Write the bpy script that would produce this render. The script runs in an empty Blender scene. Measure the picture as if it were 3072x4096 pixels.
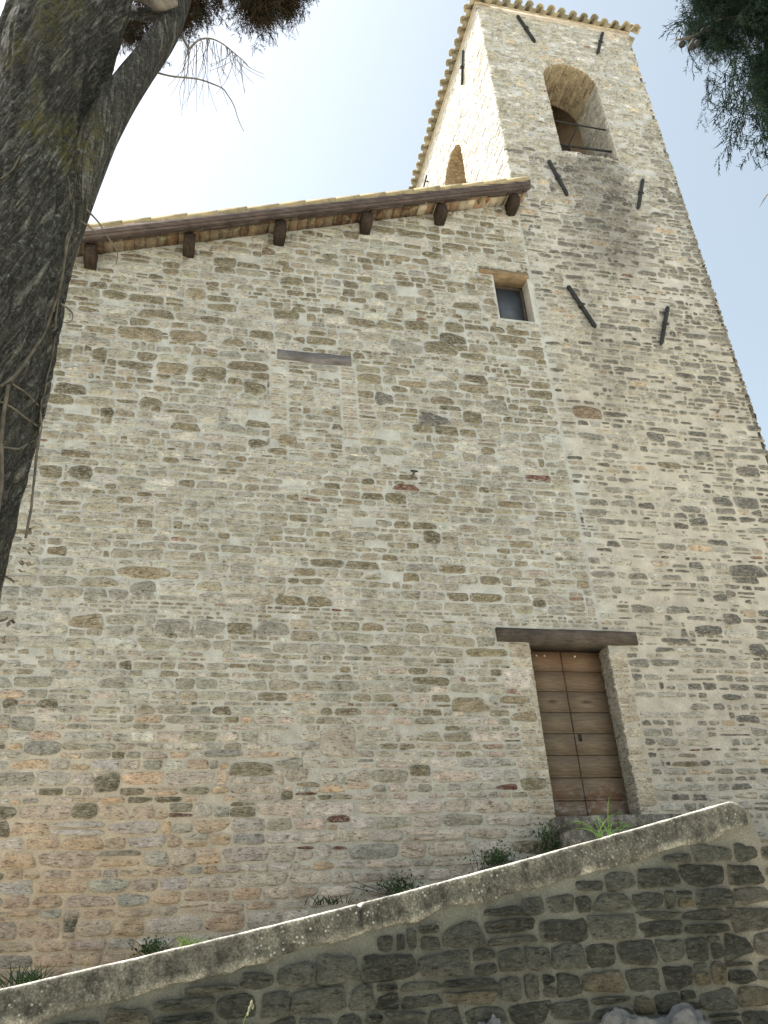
import bpy, math, random
import numpy as np
from mathutils import Matrix, Vector, noise as mnoise
from mathutils.bvhtree import BVHTree
PI = math.pi
scene = bpy.context.scene
COL = scene.collection

# ------------------------------------------------------------------ camera
FPX = 3518.85
PITCH, ROLL, YAW = math.radians(29.743), math.radians(-4.1516), math.radians(15.1225)
_f = np.array([math.sin(YAW)*math.cos(PITCH), math.cos(YAW)*math.cos(PITCH), math.sin(PITCH)])
_r = np.array([math.cos(YAW), -math.sin(YAW), 0.0])
_u = np.cross(_r, _f)
CR = math.cos(ROLL)*_r + math.sin(ROLL)*_u
CU = -math.sin(ROLL)*_r + math.cos(ROLL)*_u
CP = np.array([0.0, 0.0, 1.6])
cam_data = bpy.data.cameras.new("camera")
cam = bpy.data.objects.new("camera", cam_data)
COL.objects.link(cam)
cam_data.sensor_fit = 'VERTICAL'
cam_data.sensor_height = 36.0
cam_data.lens = FPX/4096*36.0
cam_data.clip_start = 0.05
cam_data.clip_end = 6000
cam.matrix_world = Matrix(((CR[0], CU[0], -_f[0], CP[0]), (CR[1], CU[1], -_f[1], CP[1]),
                           (CR[2], CU[2], -_f[2], CP[2]), (0, 0, 0, 1)))
scene.camera = cam

# ------------------------------------------------------------------ light
sun_dir = np.array([-0.46, 0.15, 0.87]); sun_dir /= np.linalg.norm(sun_dir)
SUN_EL = math.asin(sun_dir[2])
SUN_AZ = math.atan2(sun_dir[0], sun_dir[1])          # clockwise from +Y
world = bpy.data.worlds.new("World"); scene.world = world
world.use_nodes = True
wn = world.node_tree
sky = wn.nodes.new('ShaderNodeTexSky'); sky.sky_type = 'NISHITA'; sky.sun_disc = False
sky.sun_elevation = SUN_EL; sky.sun_rotation = SUN_AZ
sky.air_density = 1.0; sky.dust_density = 4.0; sky.ozone_density = 1.0; sky.altitude = 300
bg = wn.nodes['Background']; bg.inputs[1].default_value = 0.095
hz = wn.nodes.new('ShaderNodeHueSaturation'); hz.inputs['Hue'].default_value = .472; hz.inputs['Saturation'].default_value = .56
wn.links.new(sky.outputs[0], hz.inputs['Color']); wn.links.new(hz.outputs[0], bg.inputs[0])
sun_data = bpy.data.lights.new("sun", 'SUN'); sun_data.energy = 5.0
sun_data.angle = math.radians(0.5); sun_data.color = (1.0, 0.96, 0.90)
sun = bpy.data.objects.new("sun", sun_data); COL.objects.link(sun)
sun.rotation_euler = Vector(-sun_dir).to_track_quat('-Z', 'Y').to_euler()
scene.view_settings.view_transform = 'Standard'
scene.view_settings.look = 'None'
scene.view_settings.exposure = 1.64
scene.view_settings.gamma = 1.0

# ------------------------------------------------------------------ helpers
def ray(x, y):
    return CR*(x-1536)/FPX - CU*(y-2048)/FPX + _f
def atY(x, y, Y):
    d = ray(x, y); return CP + d*Y/d[1]
def atD(x, y, D):
    d = ray(x, y); return CP + d*D/math.hypot(d[0], d[1])

class MB:
    """collects vertices, faces, point colours and uvs; build() links them as one mesh object"""
    def __init__(s): s.v = []; s.f = []; s.c = []; s.m = []; s.n = 0; s.uv = []
    def add(s, v, f, c=(1, 1, 1), m=0, uv=None):
        v = np.asarray(v, dtype=float).reshape(-1, 3)
        c = np.asarray(c, dtype=float)
        if c.ndim == 1: c = np.tile(c, (len(v), 1))
        s.v.append(v); s.c.append(c)
        s.uv.append(np.zeros((len(v), 2)) if uv is None else np.asarray(uv, float))
        if isinstance(f, np.ndarray):
            s.f.append((f + s.n, m))
        else:
            byl = {}
            for q in f: byl.setdefault(len(q), []).append(q)
            for q in byl.values(): s.f.append((np.array(q) + s.n, m))
        s.n += len(v)
    def box(s, a, b, c=(1, 1, 1), m=0, jit=0.0, rng=None):
        x0, y0, z0 = a; x1, y1, z1 = b
        v = np.array([(x0,y0,z0),(x1,y0,z0),(x1,y1,z0),(x0,y1,z0),(x0,y0,z1),(x1,y0,z1),(x1,y1,z1),(x0,y1,z1)], float)
        if jit: v += rng.uniform(-jit, jit, v.shape)
        s.add(v, [(0,3,2,1),(4,5,6,7),(0,1,5,4),(1,2,6,5),(2,3,7,6),(3,0,4,7)], c, m)
    def tube(s, pts, rad, n=6, c=(1, 1, 1), m=0):
        pts = np.asarray(pts, float); k = len(pts)
        rad = np.broadcast_to(np.asarray(rad, float), (k,))
        t = np.gradient(pts, axis=0); t /= np.linalg.norm(t, axis=1)[:, None] + 1e-12
        ref = np.array([0.0, 0.0, 1.0]) if abs(t[0][2]) < 0.9 else np.array([1.0, 0.0, 0.0])
        V = []
        for i in range(k):
            a = np.cross(t[i], ref); a /= np.linalg.norm(a) + 1e-12
            b = np.cross(a, t[i]); ref = b
            ang = np.arange(n)*2*PI/n
            V.append(pts[i] + rad[i]*(np.cos(ang)[:, None]*a + np.sin(ang)[:, None]*b))
        V = np.concatenate(V)
        F = [(i*n+j, i*n+(j+1) % n, (i+1)*n+(j+1) % n, (i+1)*n+j) for i in range(k-1) for j in range(n)]
        F += [tuple(range(n))[::-1], tuple((k-1)*n+j for j in range(n))]
        s.add(V, F, c, m)
    def build(s, name, mats, parent=None, smooth=False):
        v = np.concatenate(s.v); c = np.concatenate(s.c); uv = np.concatenate(s.uv)
        me = bpy.data.meshes.new(name)
        loops = np.concatenate([q.ravel() for q, _ in s.f])
        tot = np.concatenate([np.full(len(q), q.shape[1]) for q, _ in s.f])
        mi = np.concatenate([np.full(len(q), m) for q, m in s.f])
        start = np.concatenate([[0], np.cumsum(tot)[:-1]])
        me.vertices.add(len(v)); me.vertices.foreach_set('co', v.ravel())
        me.loops.add(len(loops)); me.loops.foreach_set('vertex_index', loops.astype(np.int32))
        me.polygons.add(len(tot)); me.polygons.foreach_set('loop_start', start.astype(np.int32))
        me.polygons.foreach_set('material_index', mi.astype(np.int32))
        if smooth: me.polygons.foreach_set('use_smooth', np.ones(len(tot), dtype=bool))
        me.update(calc_edges=True)
        at = me.attributes.new('Col', 'FLOAT_COLOR', 'POINT')
        at.data.foreach_set('color', np.concatenate([c, np.ones((len(c), 1))], axis=1).astype(np.float32).ravel())
        ul = me.uv_layers.new(name='UVMap')
        ul.data.foreach_set('uv', uv[loops].astype(np.float32).ravel())
        me.validate()
        for m in (mats if isinstance(mats, (list, tuple)) else [mats]): me.materials.append(m)
        o = bpy.data.objects.new(name, me); COL.objects.link(o)
        if parent is not None:
            o.parent = parent
            o.matrix_parent_inverse = Matrix.Translation(-Vector(parent.location))
        return o

def thing(name, label, cat, loc=(0, 0, 0), group=None):
    o = bpy.data.objects.new(name, None); COL.objects.link(o); o.location = loc
    o.empty_display_size = 0.2
    o['label'] = label; o['category'] = cat
    if group: o['group'] = group
    return o
def tag(o, label, cat, group=None):
    o['label'] = label; o['category'] = cat
    if group: o['group'] = group
    return o

def vnoise(x, y, seed=0, oct=3):
    """cheap smooth value noise for arrays, range about -1..1"""
    x = np.asarray(x, float); y = np.asarray(y, float); out = np.zeros(np.broadcast(x, y).shape); a = 1.0; tot = 0
    for o in range(oct):
        xi = np.floor(x).astype(np.int64); yi = np.floor(y).astype(np.int64)
        fx = x-xi; fy = y-yi; fx = fx*fx*(3-2*fx); fy = fy*fy*(3-2*fy)
        def h(i, j):
            n = (i*374761393 + j*668265263 + (seed+o*17)*1274126177) & 0x7fffffff
            n = ((n ^ (n >> 13))*1274126177) & 0x7fffffff
            return ((n ^ (n >> 16)) & 0xffff)/32767.5 - 1
        v = h(xi, yi)*(1-fx)*(1-fy)+h(xi+1, yi)*fx*(1-fy)+h(xi, yi+1)*(1-fx)*fy+h(xi+1, yi+1)*fx*fy
        out = out+a*v; tot += a; a *= .5; x = x*2.03+11.3; y = y*2.03+7.1
    return out/tot

# ------------------------------------------------------------------ materials
class NT:
    def __init__(s, name, rough=.9):
        s.mat = bpy.data.materials.new(name); s.mat.use_nodes = True
        s.t = s.mat.node_tree; s.b = s.t.nodes['Principled BSDF']
        s.b.inputs['Roughness'].default_value = rough
        s.b.inputs['Specular IOR Level'].default_value = .25
    def n(s, typ, **k):
        nd = s.t.nodes.new(typ)
        for a, b in k.items(): setattr(nd, a, b)
        return nd
    def l(s, a, b): s.t.links.new(a, b)
    def attr(s, name='Col'): return s.n('ShaderNodeAttribute', attribute_name=name).outputs['Color']
    def pos(s, scale=(1, 1, 1), uv=False, rot=(0, 0, 0)):
        mp = s.n('ShaderNodeMapping'); mp.inputs['Scale'].default_value = scale; mp.inputs['Rotation'].default_value = rot
        src = s.n('ShaderNodeUVMap').outputs[0] if uv else s.n('ShaderNodeNewGeometry').outputs['Position']
        s.l(src, mp.inputs[0]); return mp.outputs[0]
    def noise(s, vec, scale, detail=4, rough=.55, dist=0):
        nd = s.n('ShaderNodeTexNoise'); nd.inputs['Scale'].default_value = scale; nd.inputs['Detail'].default_value = detail
        nd.inputs['Roughness'].default_value = rough; nd.inputs['Distortion'].default_value = dist
        s.l(vec, nd.inputs['Vector']); return nd.outputs['Fac']
    def ramp(s, fac, stops):
        r = s.n('ShaderNodeValToRGB'); e = r.color_ramp.elements
        while len(e) < len(stops): e.new(.5)
        for el, (p, c) in zip(e, stops):
            el.position = p; el.color = (c, c, c, 1) if isinstance(c, (int, float)) else (*c, 1)
        s.l(fac, r.inputs[0]); return r.outputs[0]
    def mix(s, fac, a, b, blend='MIX'):
        m = s.n('ShaderNodeMix', data_type='RGBA', blend_type=blend)
        for sock, v in ((m.inputs[0], fac), (m.inputs[6], a), (m.inputs[7], b)):
            if isinstance(v, (int, float)): sock.default_value = v
            elif isinstance(v, tuple): sock.default_value = (*v, 1)
            else: s.l(v, sock)
        return m.outputs[2]
    def math(s, op, a, b=0.0):
        m = s.n('ShaderNodeMath', operation=op)
        for sock, v in ((m.inputs[0], a), (m.inputs[1], b)):
            if isinstance(v, (int, float)): sock.default_value = v
            else: s.l(v, sock)
        return m.outputs[0]
    def bump(s, h, strength=.5, dist=.01):
        b = s.n('ShaderNodeBump'); b.inputs['Strength'].default_value = strength; b.inputs['Distance'].default_value = dist
        s.l(h, b.inputs['Height']); s.l(b.outputs[0], s.b.inputs['Normal'])
    def out(s, col):
        if isinstance(col, tuple): s.b.inputs['Base Color'].default_value = (*col, 1)
        else: s.l(col, s.b.inputs['Base Color'])
        return s.mat

def stone_mat(name, smear, smear_amt, dark_amt=.55):
    t = NT(name, .92); c = t.attr()
    p = t.pos(); ps = t.pos((1, 1, 2.2))
    big = t.ramp(t.noise(p, 9, 3), [(.3, .72), (.7, 1.22)])
    c = t.mix(1.0, c, big, 'MULTIPLY')
    fine = t.ramp(t.noise(t.pos((1, 1, 2.6)), 42, 7, .78), [(.32, dark_amt*.6), (.47, .96), (.70, 1.42)])
    c = t.mix(1.0, c, fine, 'MULTIPLY')
    sm = t.ramp(t.noise(ps, 22, 6, .75, .4), [(.50, 0.0), (.62, smear_amt)])
    c = t.mix(sm, c, smear)
    dk = t.ramp(t.noise(t.pos((1, 1, 3.0)), 16, 5, .7, .4), [(.54, 0.0), (.62, .85)])
    c = t.mix(dk, c, t.mix(1.0, c, (.32, .29, .25), 'MULTIPLY'))
    t.bump(t.math('ADD', t.noise(ps, 16, 5, .7), t.math('MULTIPLY', t.noise(t.pos((1, 1, 2.6)), 48, 7, .75), .6)), .9, .028)
    return t.out(c)
def mortar_mat(name):
    t = NT(name, .95); c = t.attr(); p = t.pos()
    c = t.mix(1.0, c, t.ramp(t.noise(p, 5, 4), [(.3, .78), (.7, 1.16)]), 'MULTIPLY')
    c = t.mix(1.0, c, t.ramp(t.noise(p, 70, 4, .7), [(.3, .66), (.7, 1.22)]), 'MULTIPLY')
    c = t.mix(t.ramp(t.noise(p, 24, 6, .75), [(.58, 0.0), (.68, .5)]), c, t.mix(1.0, c, (.45, .42, .36), 'MULTIPLY'))
    t.bump(t.noise(p, 32, 8, .75), 1.0, .024)
    return t.out(c)
M = {}
M['stone_nave'] = stone_mat('weathered nave stone', (.50, .47, .40), .55)
M['stone_tower'] = stone_mat('weathered tower stone', (.50, .46, .39), .5)
M['stone_wall'] = stone_mat('dark retaining wall stone', (.22, .215, .175), .22)
M['mortar'] = mortar_mat('lime mortar')

def wood_mat(name, c1, c2, scale=(1, 9, 9), rough=.85):
    t = NT(name, rough); p = t.pos(scale)
    c = t.ramp(t.noise(p, 6, 6, .65, .6), [(.3, c1), (.7, c2)])
    c = t.mix(1.0, c, t.ramp(t.noise(t.pos(), 3.5, 4), [(.3, .6), (.7, 1.25)]), 'MULTIPLY')
    t.bump(t.noise(p, 10, 6, .7), .6, .01)
    return t.out(c)
M['wood_dark'] = wood_mat('old dark oak', (.032, .026, .021), (.115, .092, .072))
M['wood_grey'] = wood_mat('weathered grey wood', (.07, .065, .062), (.2, .19, .185))
M['wood_gold'] = wood_mat('sheltered old wood', (.10, .07, .04), (.30, .22, .13))
M['wood_beam'] = wood_mat('dark purlin wood', (.010, .008, .006), (.055, .036, .025), (4, 1, 6))
M['fascia'] = wood_mat('faded painted metal flashing', (.045, .034, .030), (.115, .088, .078), (.9, 4, 5), .7)
def door_mat():
    t = NT('worn door boards', .75); p = t.pos((1, 9, 12)); q = t.pos()
    c = t.ramp(t.noise(p, 5, 6, .65, .4), [(.3, (.090, .068, .047)), (.7, (.195, .152, .105))])
    sx = t.n('ShaderNodeSeparateXYZ'); t.l(q, sx.inputs[0])
    up = t.math('MULTIPLY', t.ramp(t.math('MULTIPLY', t.math('SUBTRACT', sx.outputs[2], 4.7), 1.0), [(.25, 0.0), (.95, 1.0)]),
                t.ramp(t.noise(q, 3, 3), [(.3, .35), (.65, 1.0)]))
    c = t.mix(t.math('MULTIPLY', up, .6), c, (.17, .078, .036))
    lo = t.ramp(t.math('SUBTRACT', 4.05, sx.outputs[2]), [(.02, 0.0), (.35, 1.0)])
    ru = t.math('MULTIPLY', lo, t.ramp(t.noise(q, 3.0, 2), [(.45, 0.0), (.6, 1.0)]))
    c = t.mix(t.math('MULTIPLY', ru, .7), c, (.15, .082, .052))
    fl = t.math('MULTIPLY', lo, t.ramp(t.noise(t.pos((1, 1, 1.7)), 7, 6, .7), [(.52, 0.0), (.57, 1.0)]))
    c = t.mix(t.math('MULTIPLY', fl, .6), c, (.27, .25, .23))
    for cx in (4.84, 5.32):                                    # greasy hand marks
        mp = t.n('ShaderNodeMapping'); mp.inputs['Location'].default_value = (-cx/.15, 0, -4.985/.045); mp.inputs['Scale'].default_value = (1/.15, 0, 1/.045)
        t.l(q, mp.inputs[0]); ln = t.n('ShaderNodeVectorMath', operation='LENGTH'); t.l(mp.outputs[0], ln.inputs[0])
        e = t.ramp(t.math('ADD', ln.outputs['Value'], t.math('MULTIPLY', t.noise(t.pos((1, 1, 3)), 14, 4), .5)), [(.35, .85), (1.0, 0.0)])
        c = t.mix(e, c, (.018, .014, .011))
    t.bump(t.noise(p, 9, 6, .7), .5, .006)
    return t.out(c)
M['door'] = door_mat()
def tile_mat():
    t = NT('old terracotta tiles', .9); c = t.attr(); p = t.pos()
    c = t.mix(1.0, c, t.ramp(t.noise(p, 6, 4), [(.3, .7), (.7, 1.2)]), 'MULTIPLY')
    li = t.ramp(t.noise(p, 14, 5, .7), [(.5, 0.0), (.66, .7)])
    c = t.mix(li, c, (.27, .265, .15))
    dk = t.ramp(t.noise(p, 5, 5, .7), [(.56, 0.0), (.72, .6)])
    c = t.mix(dk, c, (.10, .085, .06))
    t.bump(t.noise(p, 50, 5, .7), .4, .008)
    return t.out(c)
M['tile'] = tile_mat()
t = NT('forged iron', .8)
M['iron'] = t.out(t.ramp(t.noise(t.pos(), 20, 5), [(.3, (.012, .014, .015)), (.7, (.035, .036, .035))]))
t = NT('dusty window glass', .3); t.b.inputs['Specular IOR Level'].default_value = .4
M['pane'] = t.out(t.ramp(t.noise(t.pos(), 4, 5), [(.3, (.045, .055, .07)), (.7, (.085, .10, .12))]))
def concrete_mat():
    t = NT('lichened concrete coping', .95); p = t.pos(); c = t.attr()
    c = t.mix(1.0, c, t.ramp(t.noise(p, 4, 5, .6), [(.3, .5), (.7, 1.4)]), 'MULTIPLY')
    c = t.mix(1.0, c, t.ramp(t.noise(t.pos((1, 1, .75)), 9, 6, .7), [(.36, .42), (.62, 1.35)]), 'MULTIPLY')
    c = t.mix(1.0, c, t.ramp(t.noise(p, 60, 4, .75), [(.32, .45), (.5, 1.0), (.66, 1.7)]), 'MULTIPLY')
    vo = t.n('ShaderNodeTexVoronoi'); vo.inputs['Scale'].default_value = 24; t.l(p, vo.inputs['Vector'])
    zone = t.ramp(t.noise(p, .9, 3), [(.42, 0.0), (.55, 1.0)])
    sp = t.math('MULTIPLY', t.ramp(vo.outputs['Distance'], [(.15, 1.0), (.26, 0.0)]), zone)
    sp = t.math('MULTIPLY', sp, t.ramp(t.noise(p, 11, 1), [(.44, 0.0), (.5, 1.0)]))
    c = t.mix(t.math('MULTIPLY', sp, .8), c, (.42, .43, .38))
    t.bump(t.noise(p, 40, 6, .75), .8, .014)
    return t.out(c)
M['concrete'] = concrete_mat()
def rock_mat():
    t = NT('grey limestone rock', .95); p = t.pos()
    c = t.ramp(t.noise(p, 7, 6, .7), [(.3, (.085, .088, .088)), (.7, (.20, .20, .195))])
    c = t.mix(t.ramp(t.noise(p, 25, 5, .7), [(.55, 0.0), (.7, .6)]), c, (.14, .145, .13))
    t.bump(t.noise(p, 22, 8, .75), .9, .03)
    return t.out(c)
M['rock'] = rock_mat()
def ground_mat():
    t = NT('dry gravel and grass ground', 1.0); p = t.pos()
    c = t.ramp(t.noise(p, .35, 5), [(.35, (.46, .43, .35)), (.65, (.56, .53, .44))])
    c = t.mix(t.ramp(t.noise(p, 3.5, 6, .7), [(.62, 0.0), (.72, .6)]), c, (.20, .21, .10))
    c = t.mix(1.0, c, t.ramp(t.noise(p, 40, 3, .7), [(.3, .75), (.7, 1.2)]), 'MULTIPLY')
    t.bump(t.noise(p, 30, 6, .7), .6, .03)
    return t.out(c)
M['ground'] = ground_mat()
t = NT('worn ramp paving', .95); p = t.pos()
M['ramp'] = t.out(t.mix(1.0, t.ramp(t.noise(p, 3, 5), [(.3, (.34, .31, .25)), (.7, (.48, .44, .36))]),
                        t.ramp(t.noise(p, 40, 4), [(.3, .75), (.7, 1.2)]), 'MULTIPLY'))
def bark_mat():
    t = NT('lichened cypress bark', .95)
    u = t.pos((1, 1, 1), uv=True, rot=(0, 0, math.radians(14))); us = t.n('ShaderNodeMapping'); us.inputs['Scale'].default_value = (38, 3.4, 1)
    t.l(u, us.inputs[0]); st = t.noise(us.outputs[0], 1.0, 8, .72, .5)
    p = t.pos()
    c = t.ramp(st, [(.33, (.058, .055, .043)), (.5, (.125, .122, .098)), (.68, (.21, .205, .17))])
    c = t.mix(1.0, c, t.ramp(t.noise(p, 6, 4), [(.3, .65), (.7, 1.2)]), 'MULTIPLY')
    lz = t.ramp(t.noise(p, 2.4, 3), [(.30, 0.0), (.55, 1.0)])
    lf = t.ramp(t.noise(p, 42, 9, .85), [(.515, 0.0), (.56, 1.0)])
    lich = t.math('MULTIPLY', lz, lf)
    c = t.mix(t.math('MULTIPLY', lich, .85), c, t.ramp(t.noise(p, 55, 3), [(.3, (.16, .19, .17)), (.7, (.38, .42, .38))]))
    fur = t.math('ABSOLUTE', t.math('SUBTRACT', st, .5))
    fr = t.ramp(fur, [(0.0, .15), (.035, .7), (.12, 1.1)])
    c = t.mix(1.0, c, fr, 'MULTIPLY')
    c = t.mix(1.0, c, t.ramp(t.noise(p, 95, 4, .8), [(.35, .45), (.52, 1.05), (.7, 1.5)]), 'MULTIPLY')
    mz = t.math('MULTIPLY', t.ramp(t.noise(t.pos((1.6, 1.6, .8)), 1.9, 2), [(.60, 0.0), (.68, 1.0)]), t.ramp(t.noise(p, 26, 5, .7), [(.44, 0.0), (.56, 1.0)]))
    c = t.mix(t.math('MULTIPLY', mz, .8), c, (.135, .13, .03))
    b1 = t.math('ADD', t.math('MULTIPLY', fr, .8), t.math('MULTIPLY', lich, .35))
    b1 = t.math('ADD', b1, t.math('MULTIPLY', t.noise(p, 75, 6, .75), .6))
    t.bump(b1, 1.0, .03)
    return t.out(c)
M['bark'] = bark_mat()
t = NT('twig bark', .9); M['twig'] = t.out(t.ramp(t.noise(t.pos(), 25, 4), [(.3, (.07, .06, .05)), (.7, (.17, .15, .125))]))
t = NT('vine stem', .9); M['vine'] = t.out(t.ramp(t.noise(t.pos(), 25, 4), [(.3, (.045, .040, .031)), (.7, (.11, .10, .077))]))
def leaf_mat(name, rough=.75, trans=.12):
    t = NT(name, rough); t.b.inputs['Specular IOR Level'].default_value = .04; c = t.attr(); c = t.mix(1.0, c, t.ramp(t.noise(t.pos(), 8, 3), [(.3, .6), (.7, 1.4)]), 'MULTIPLY')
    t.out(c)
    tr = t.n('ShaderNodeBsdfTranslucent'); t.l(c, tr.inputs[0])
    mx = t.n('ShaderNodeMixShader'); mx.inputs[0].default_value = trans
    t.l(t.b.outputs[0], mx.inputs[1]); t.l(tr.outputs[0], mx.inputs[2])
    t.l(mx.outputs[0], t.t.nodes['Material Output'].inputs[0]); return t.mat
M['leaf'] = leaf_mat('cypress foliage')
M['grass'] = leaf_mat('grass blades', .5, .45)

# ------------------------------------------------------------------ masonry
NP_ = 20
def stones(mb, cells, cols, mapf, h, rng, m=1, warp=0.0, seed=0, expo=(3.2, 9.0), depth=.014, mort=None, smear=.55):
    """cells: (u0,u1,v0,v1) already inset by the joint; each becomes one rounded irregular stone standing proud of the mortar"""
    if not len(cells): return
    cells = np.asarray(cells, float); cols = np.asarray(cols, float); N = len(cells)
    u0, u1, v0, v1 = cells.T
    cu, cv, hu, hv = (u0+u1)/2, (v0+v1)/2, (u1-u0)/2, (v1-v0)/2
    ang = (np.arange(NP_)+.5)*2*PI/NP_
    ca, sa = np.cos(ang), np.sin(ang)
    e = rng.uniform(*expo, N)[:, None]
    r = (np.abs(ca)**e + np.abs(sa)**e)**(-1/e)
    S = r*ca; T = r*sa
    jit = rng.normal(0, 1, (N, NP_)); j2_ = rng.normal(0, 1, (N, NP_)); jit = (jit+np.roll(jit, 1, 1)*.7+np.roll(jit, -1, 1)*.7)/1.4+.45*j2_
    asp = np.clip(hv/np.maximum(hu, .01), .2, 1)[:, None]
    S = S*(1+.055*jit*asp); T = T*(1+.075*jit)
    # taper and shear so the blocks are not rectangles
    tp = rng.normal(0, .09, N)[:, None]; tq = rng.normal(0, .13, N)[:, None]; sh = rng.normal(0, .035, N)[:, None]
    Su = S*(1+tp*T); Tu = T*(1+tq*S) + sh*S*(hu/np.maximum(hv, .01))[:, None]*.5
    hh = h*rng.uniform(.45, 1.35, N)[:, None]
    tilt_u = rng.normal(0, .25, N)[:, None]; tilt_v = rng.normal(0.05, .3, N)[:, None]
    rings = []
    for sc, n in ((1.04, None), (.97, .45), (.84, .92), (.52, 1.05)):
        U = cu[:, None]+hu[:, None]*Su*sc; V = cv[:, None]+hv[:, None]*Tu*sc
        if n is None: H = np.full_like(U, -depth)
        else: H = hh*(n+rng.normal(0, .16, U.shape)+(tilt_u*S+tilt_v*T)*.6*n)
        rings.append((U, V, H))
    U = np.concatenate([q[0] for q in rings]+[cu[:, None]], 1)
    V = np.concatenate([q[1] for q in rings]+[cv[:, None]], 1)
    H = np.concatenate([q[2] for q in rings]+[hh*1.0], 1)
    if warp: V = V + warp*vnoise(U*.55, V*.5+seed, seed+5, 2) + warp*.45*vnoise(U*1.7, V*.9, seed+9, 2)
    P = mapf(U.ravel(), V.ravel(), H.ravel())
    K = 4*NP_+1
    base = []
    for q in range(3):
        for j in range(NP_):
            j2 = (j+1) % NP_
            base.append((q*NP_+j, q*NP_+j2, (q+1)*NP_+j2, (q+1)*NP_+j))
    base = np.array(base)
    tri = np.array([(3*NP_+j, 3*NP_+(j+1) % NP_, 4*NP_) for j in range(NP_)])
    off = (np.arange(N)*K)[:, None, None]
    C = np.repeat(cols[:, None, :], K, axis=1)*(1+rng.normal(0, .07, (N, K, 1)))
    mc = mort(cu, cv) if mort is not None else np.minimum(cols*1.25+.06, .6)
    w = np.zeros((N, K)); w[:, :NP_] = 1.0; w[:, NP_:2*NP_] = np.clip(rng.normal(.55, .4, (N, NP_))*smear, 0, 1); w[:, 2*NP_:3*NP_] = np.clip(rng.normal(-.05, .32, (N, NP_))*smear, 0, 1)
    C = (C*(1-w[..., None])+mc[:, None, :]*w[..., None]).reshape(-1, 3)
    n0 = mb.n
    mb.add(P, (base[None]+off).reshape(-1, 4), C, m)
    mb.f.append(((tri[None]+off).reshape(-1, 3)+n0, m))

def courses(u0, u1, v0, v1, rng, hr, ratio, joint, colf, holes=(), vtop=None, p_split=.14, p_gap=.05, p_sm=.12, edge=(0, 0), wmax=.62):
    """random-coursed rubble: rows of uneven height, split into blocks, keeping clear of the holes"""
    cells = []; cols = []
    def emit(a, b, c, d):
        j = rng.uniform(*joint, 4)/2
        ja = -edge[0]*rng.uniform(.2, 1.4) if edge[0] and a <= u0+1e-6 else j[0]
        jb = -edge[1]*rng.uniform(.2, 1.4) if edge[1] and b >= u1-1e-6 else j[1]
        A, B, Cc, D = a+ja, b-jb, c+j[2], d-j[3]
        if vtop is not None:
            top = min(vtop(A), vtop(B))-.015
            if Cc > top-.04: return
            D = min(D, top)
        if B-A < .03 or D-Cc < .018: return
        cells.append((A, B, Cc, D)); cols.append(colf((A+B)/2, (Cc+D)/2, rng, B-A, D-Cc))
    v = v0
    while v < v1-.03:
        h = rng.uniform(*hr) if rng.random() > .18 else rng.uniform(hr[0]*.55, hr[0])
        if v+h > v1-.04: h = v1-v
        iv = [(u0, u1)]; extra = []
        for (a, b, c, d) in holes:
            ov = min(d, v+h)-max(c, v)
            if ov > .07*h:
                if v+h > d and v+h-d > .045: extra.append((max(a, u0), min(b, u1), d, v+h))
                if v < c and c-v > .045: extra.append((max(a, u0), min(b, u1), v, c))
                nv = []
                for (x, y) in iv:
                    if b <= x or a >= y: nv.append((x, y))
                    else:
                        if a > x: nv.append((x, a))
                        if b < y: nv.append((b, y))
                iv = nv
        for (x, y) in iv:
            u = x
            while u < y-1e-4:
                w = min(h*rng.uniform(*ratio), wmax)
                if y-(u+w) < .75*h: w = y-u
                if w > wmax*1.25: w = w/2
                q = rng.random()
                if q < p_split and h > .09:
                    f = rng.uniform(.35, .65); emit(u, u+w, v, v+h*f); emit(u, u+w, v+h*f, v+h)
                elif q < p_split+p_gap: pass
                elif q < p_split+p_gap+p_sm and w > .12:
                    f = rng.uniform(.3, .7); g = rng.uniform(.45, .8)
                    emit(u, u+w*f, v, v+h); 
                    emit(u+w*f, u+w, v, v+h*g)
                    if h*(1-g) > .05: emit(u+w*f, u+w, v+h*g, v+h)
                else: emit(u, u+w, v, v+h)
                u += w
        for (a, b, c, d) in extra:
            if b-a < .05: continue
            k = max(1, int(round((b-a)/max(.12, (d-c)*2.2)))); cuts = np.linspace(a, b, k+1)
            for i in range(k):
                cm, vm = (cuts[i]+cuts[i+1])/2, (c+d)/2
                if not any(x0 < cm < x1 and y0 < vm < y1 for (x0, x1, y0, y1) in holes): emit(cuts[i], cuts[i+1], c, d)
        v += h
    return cells, cols

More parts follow.
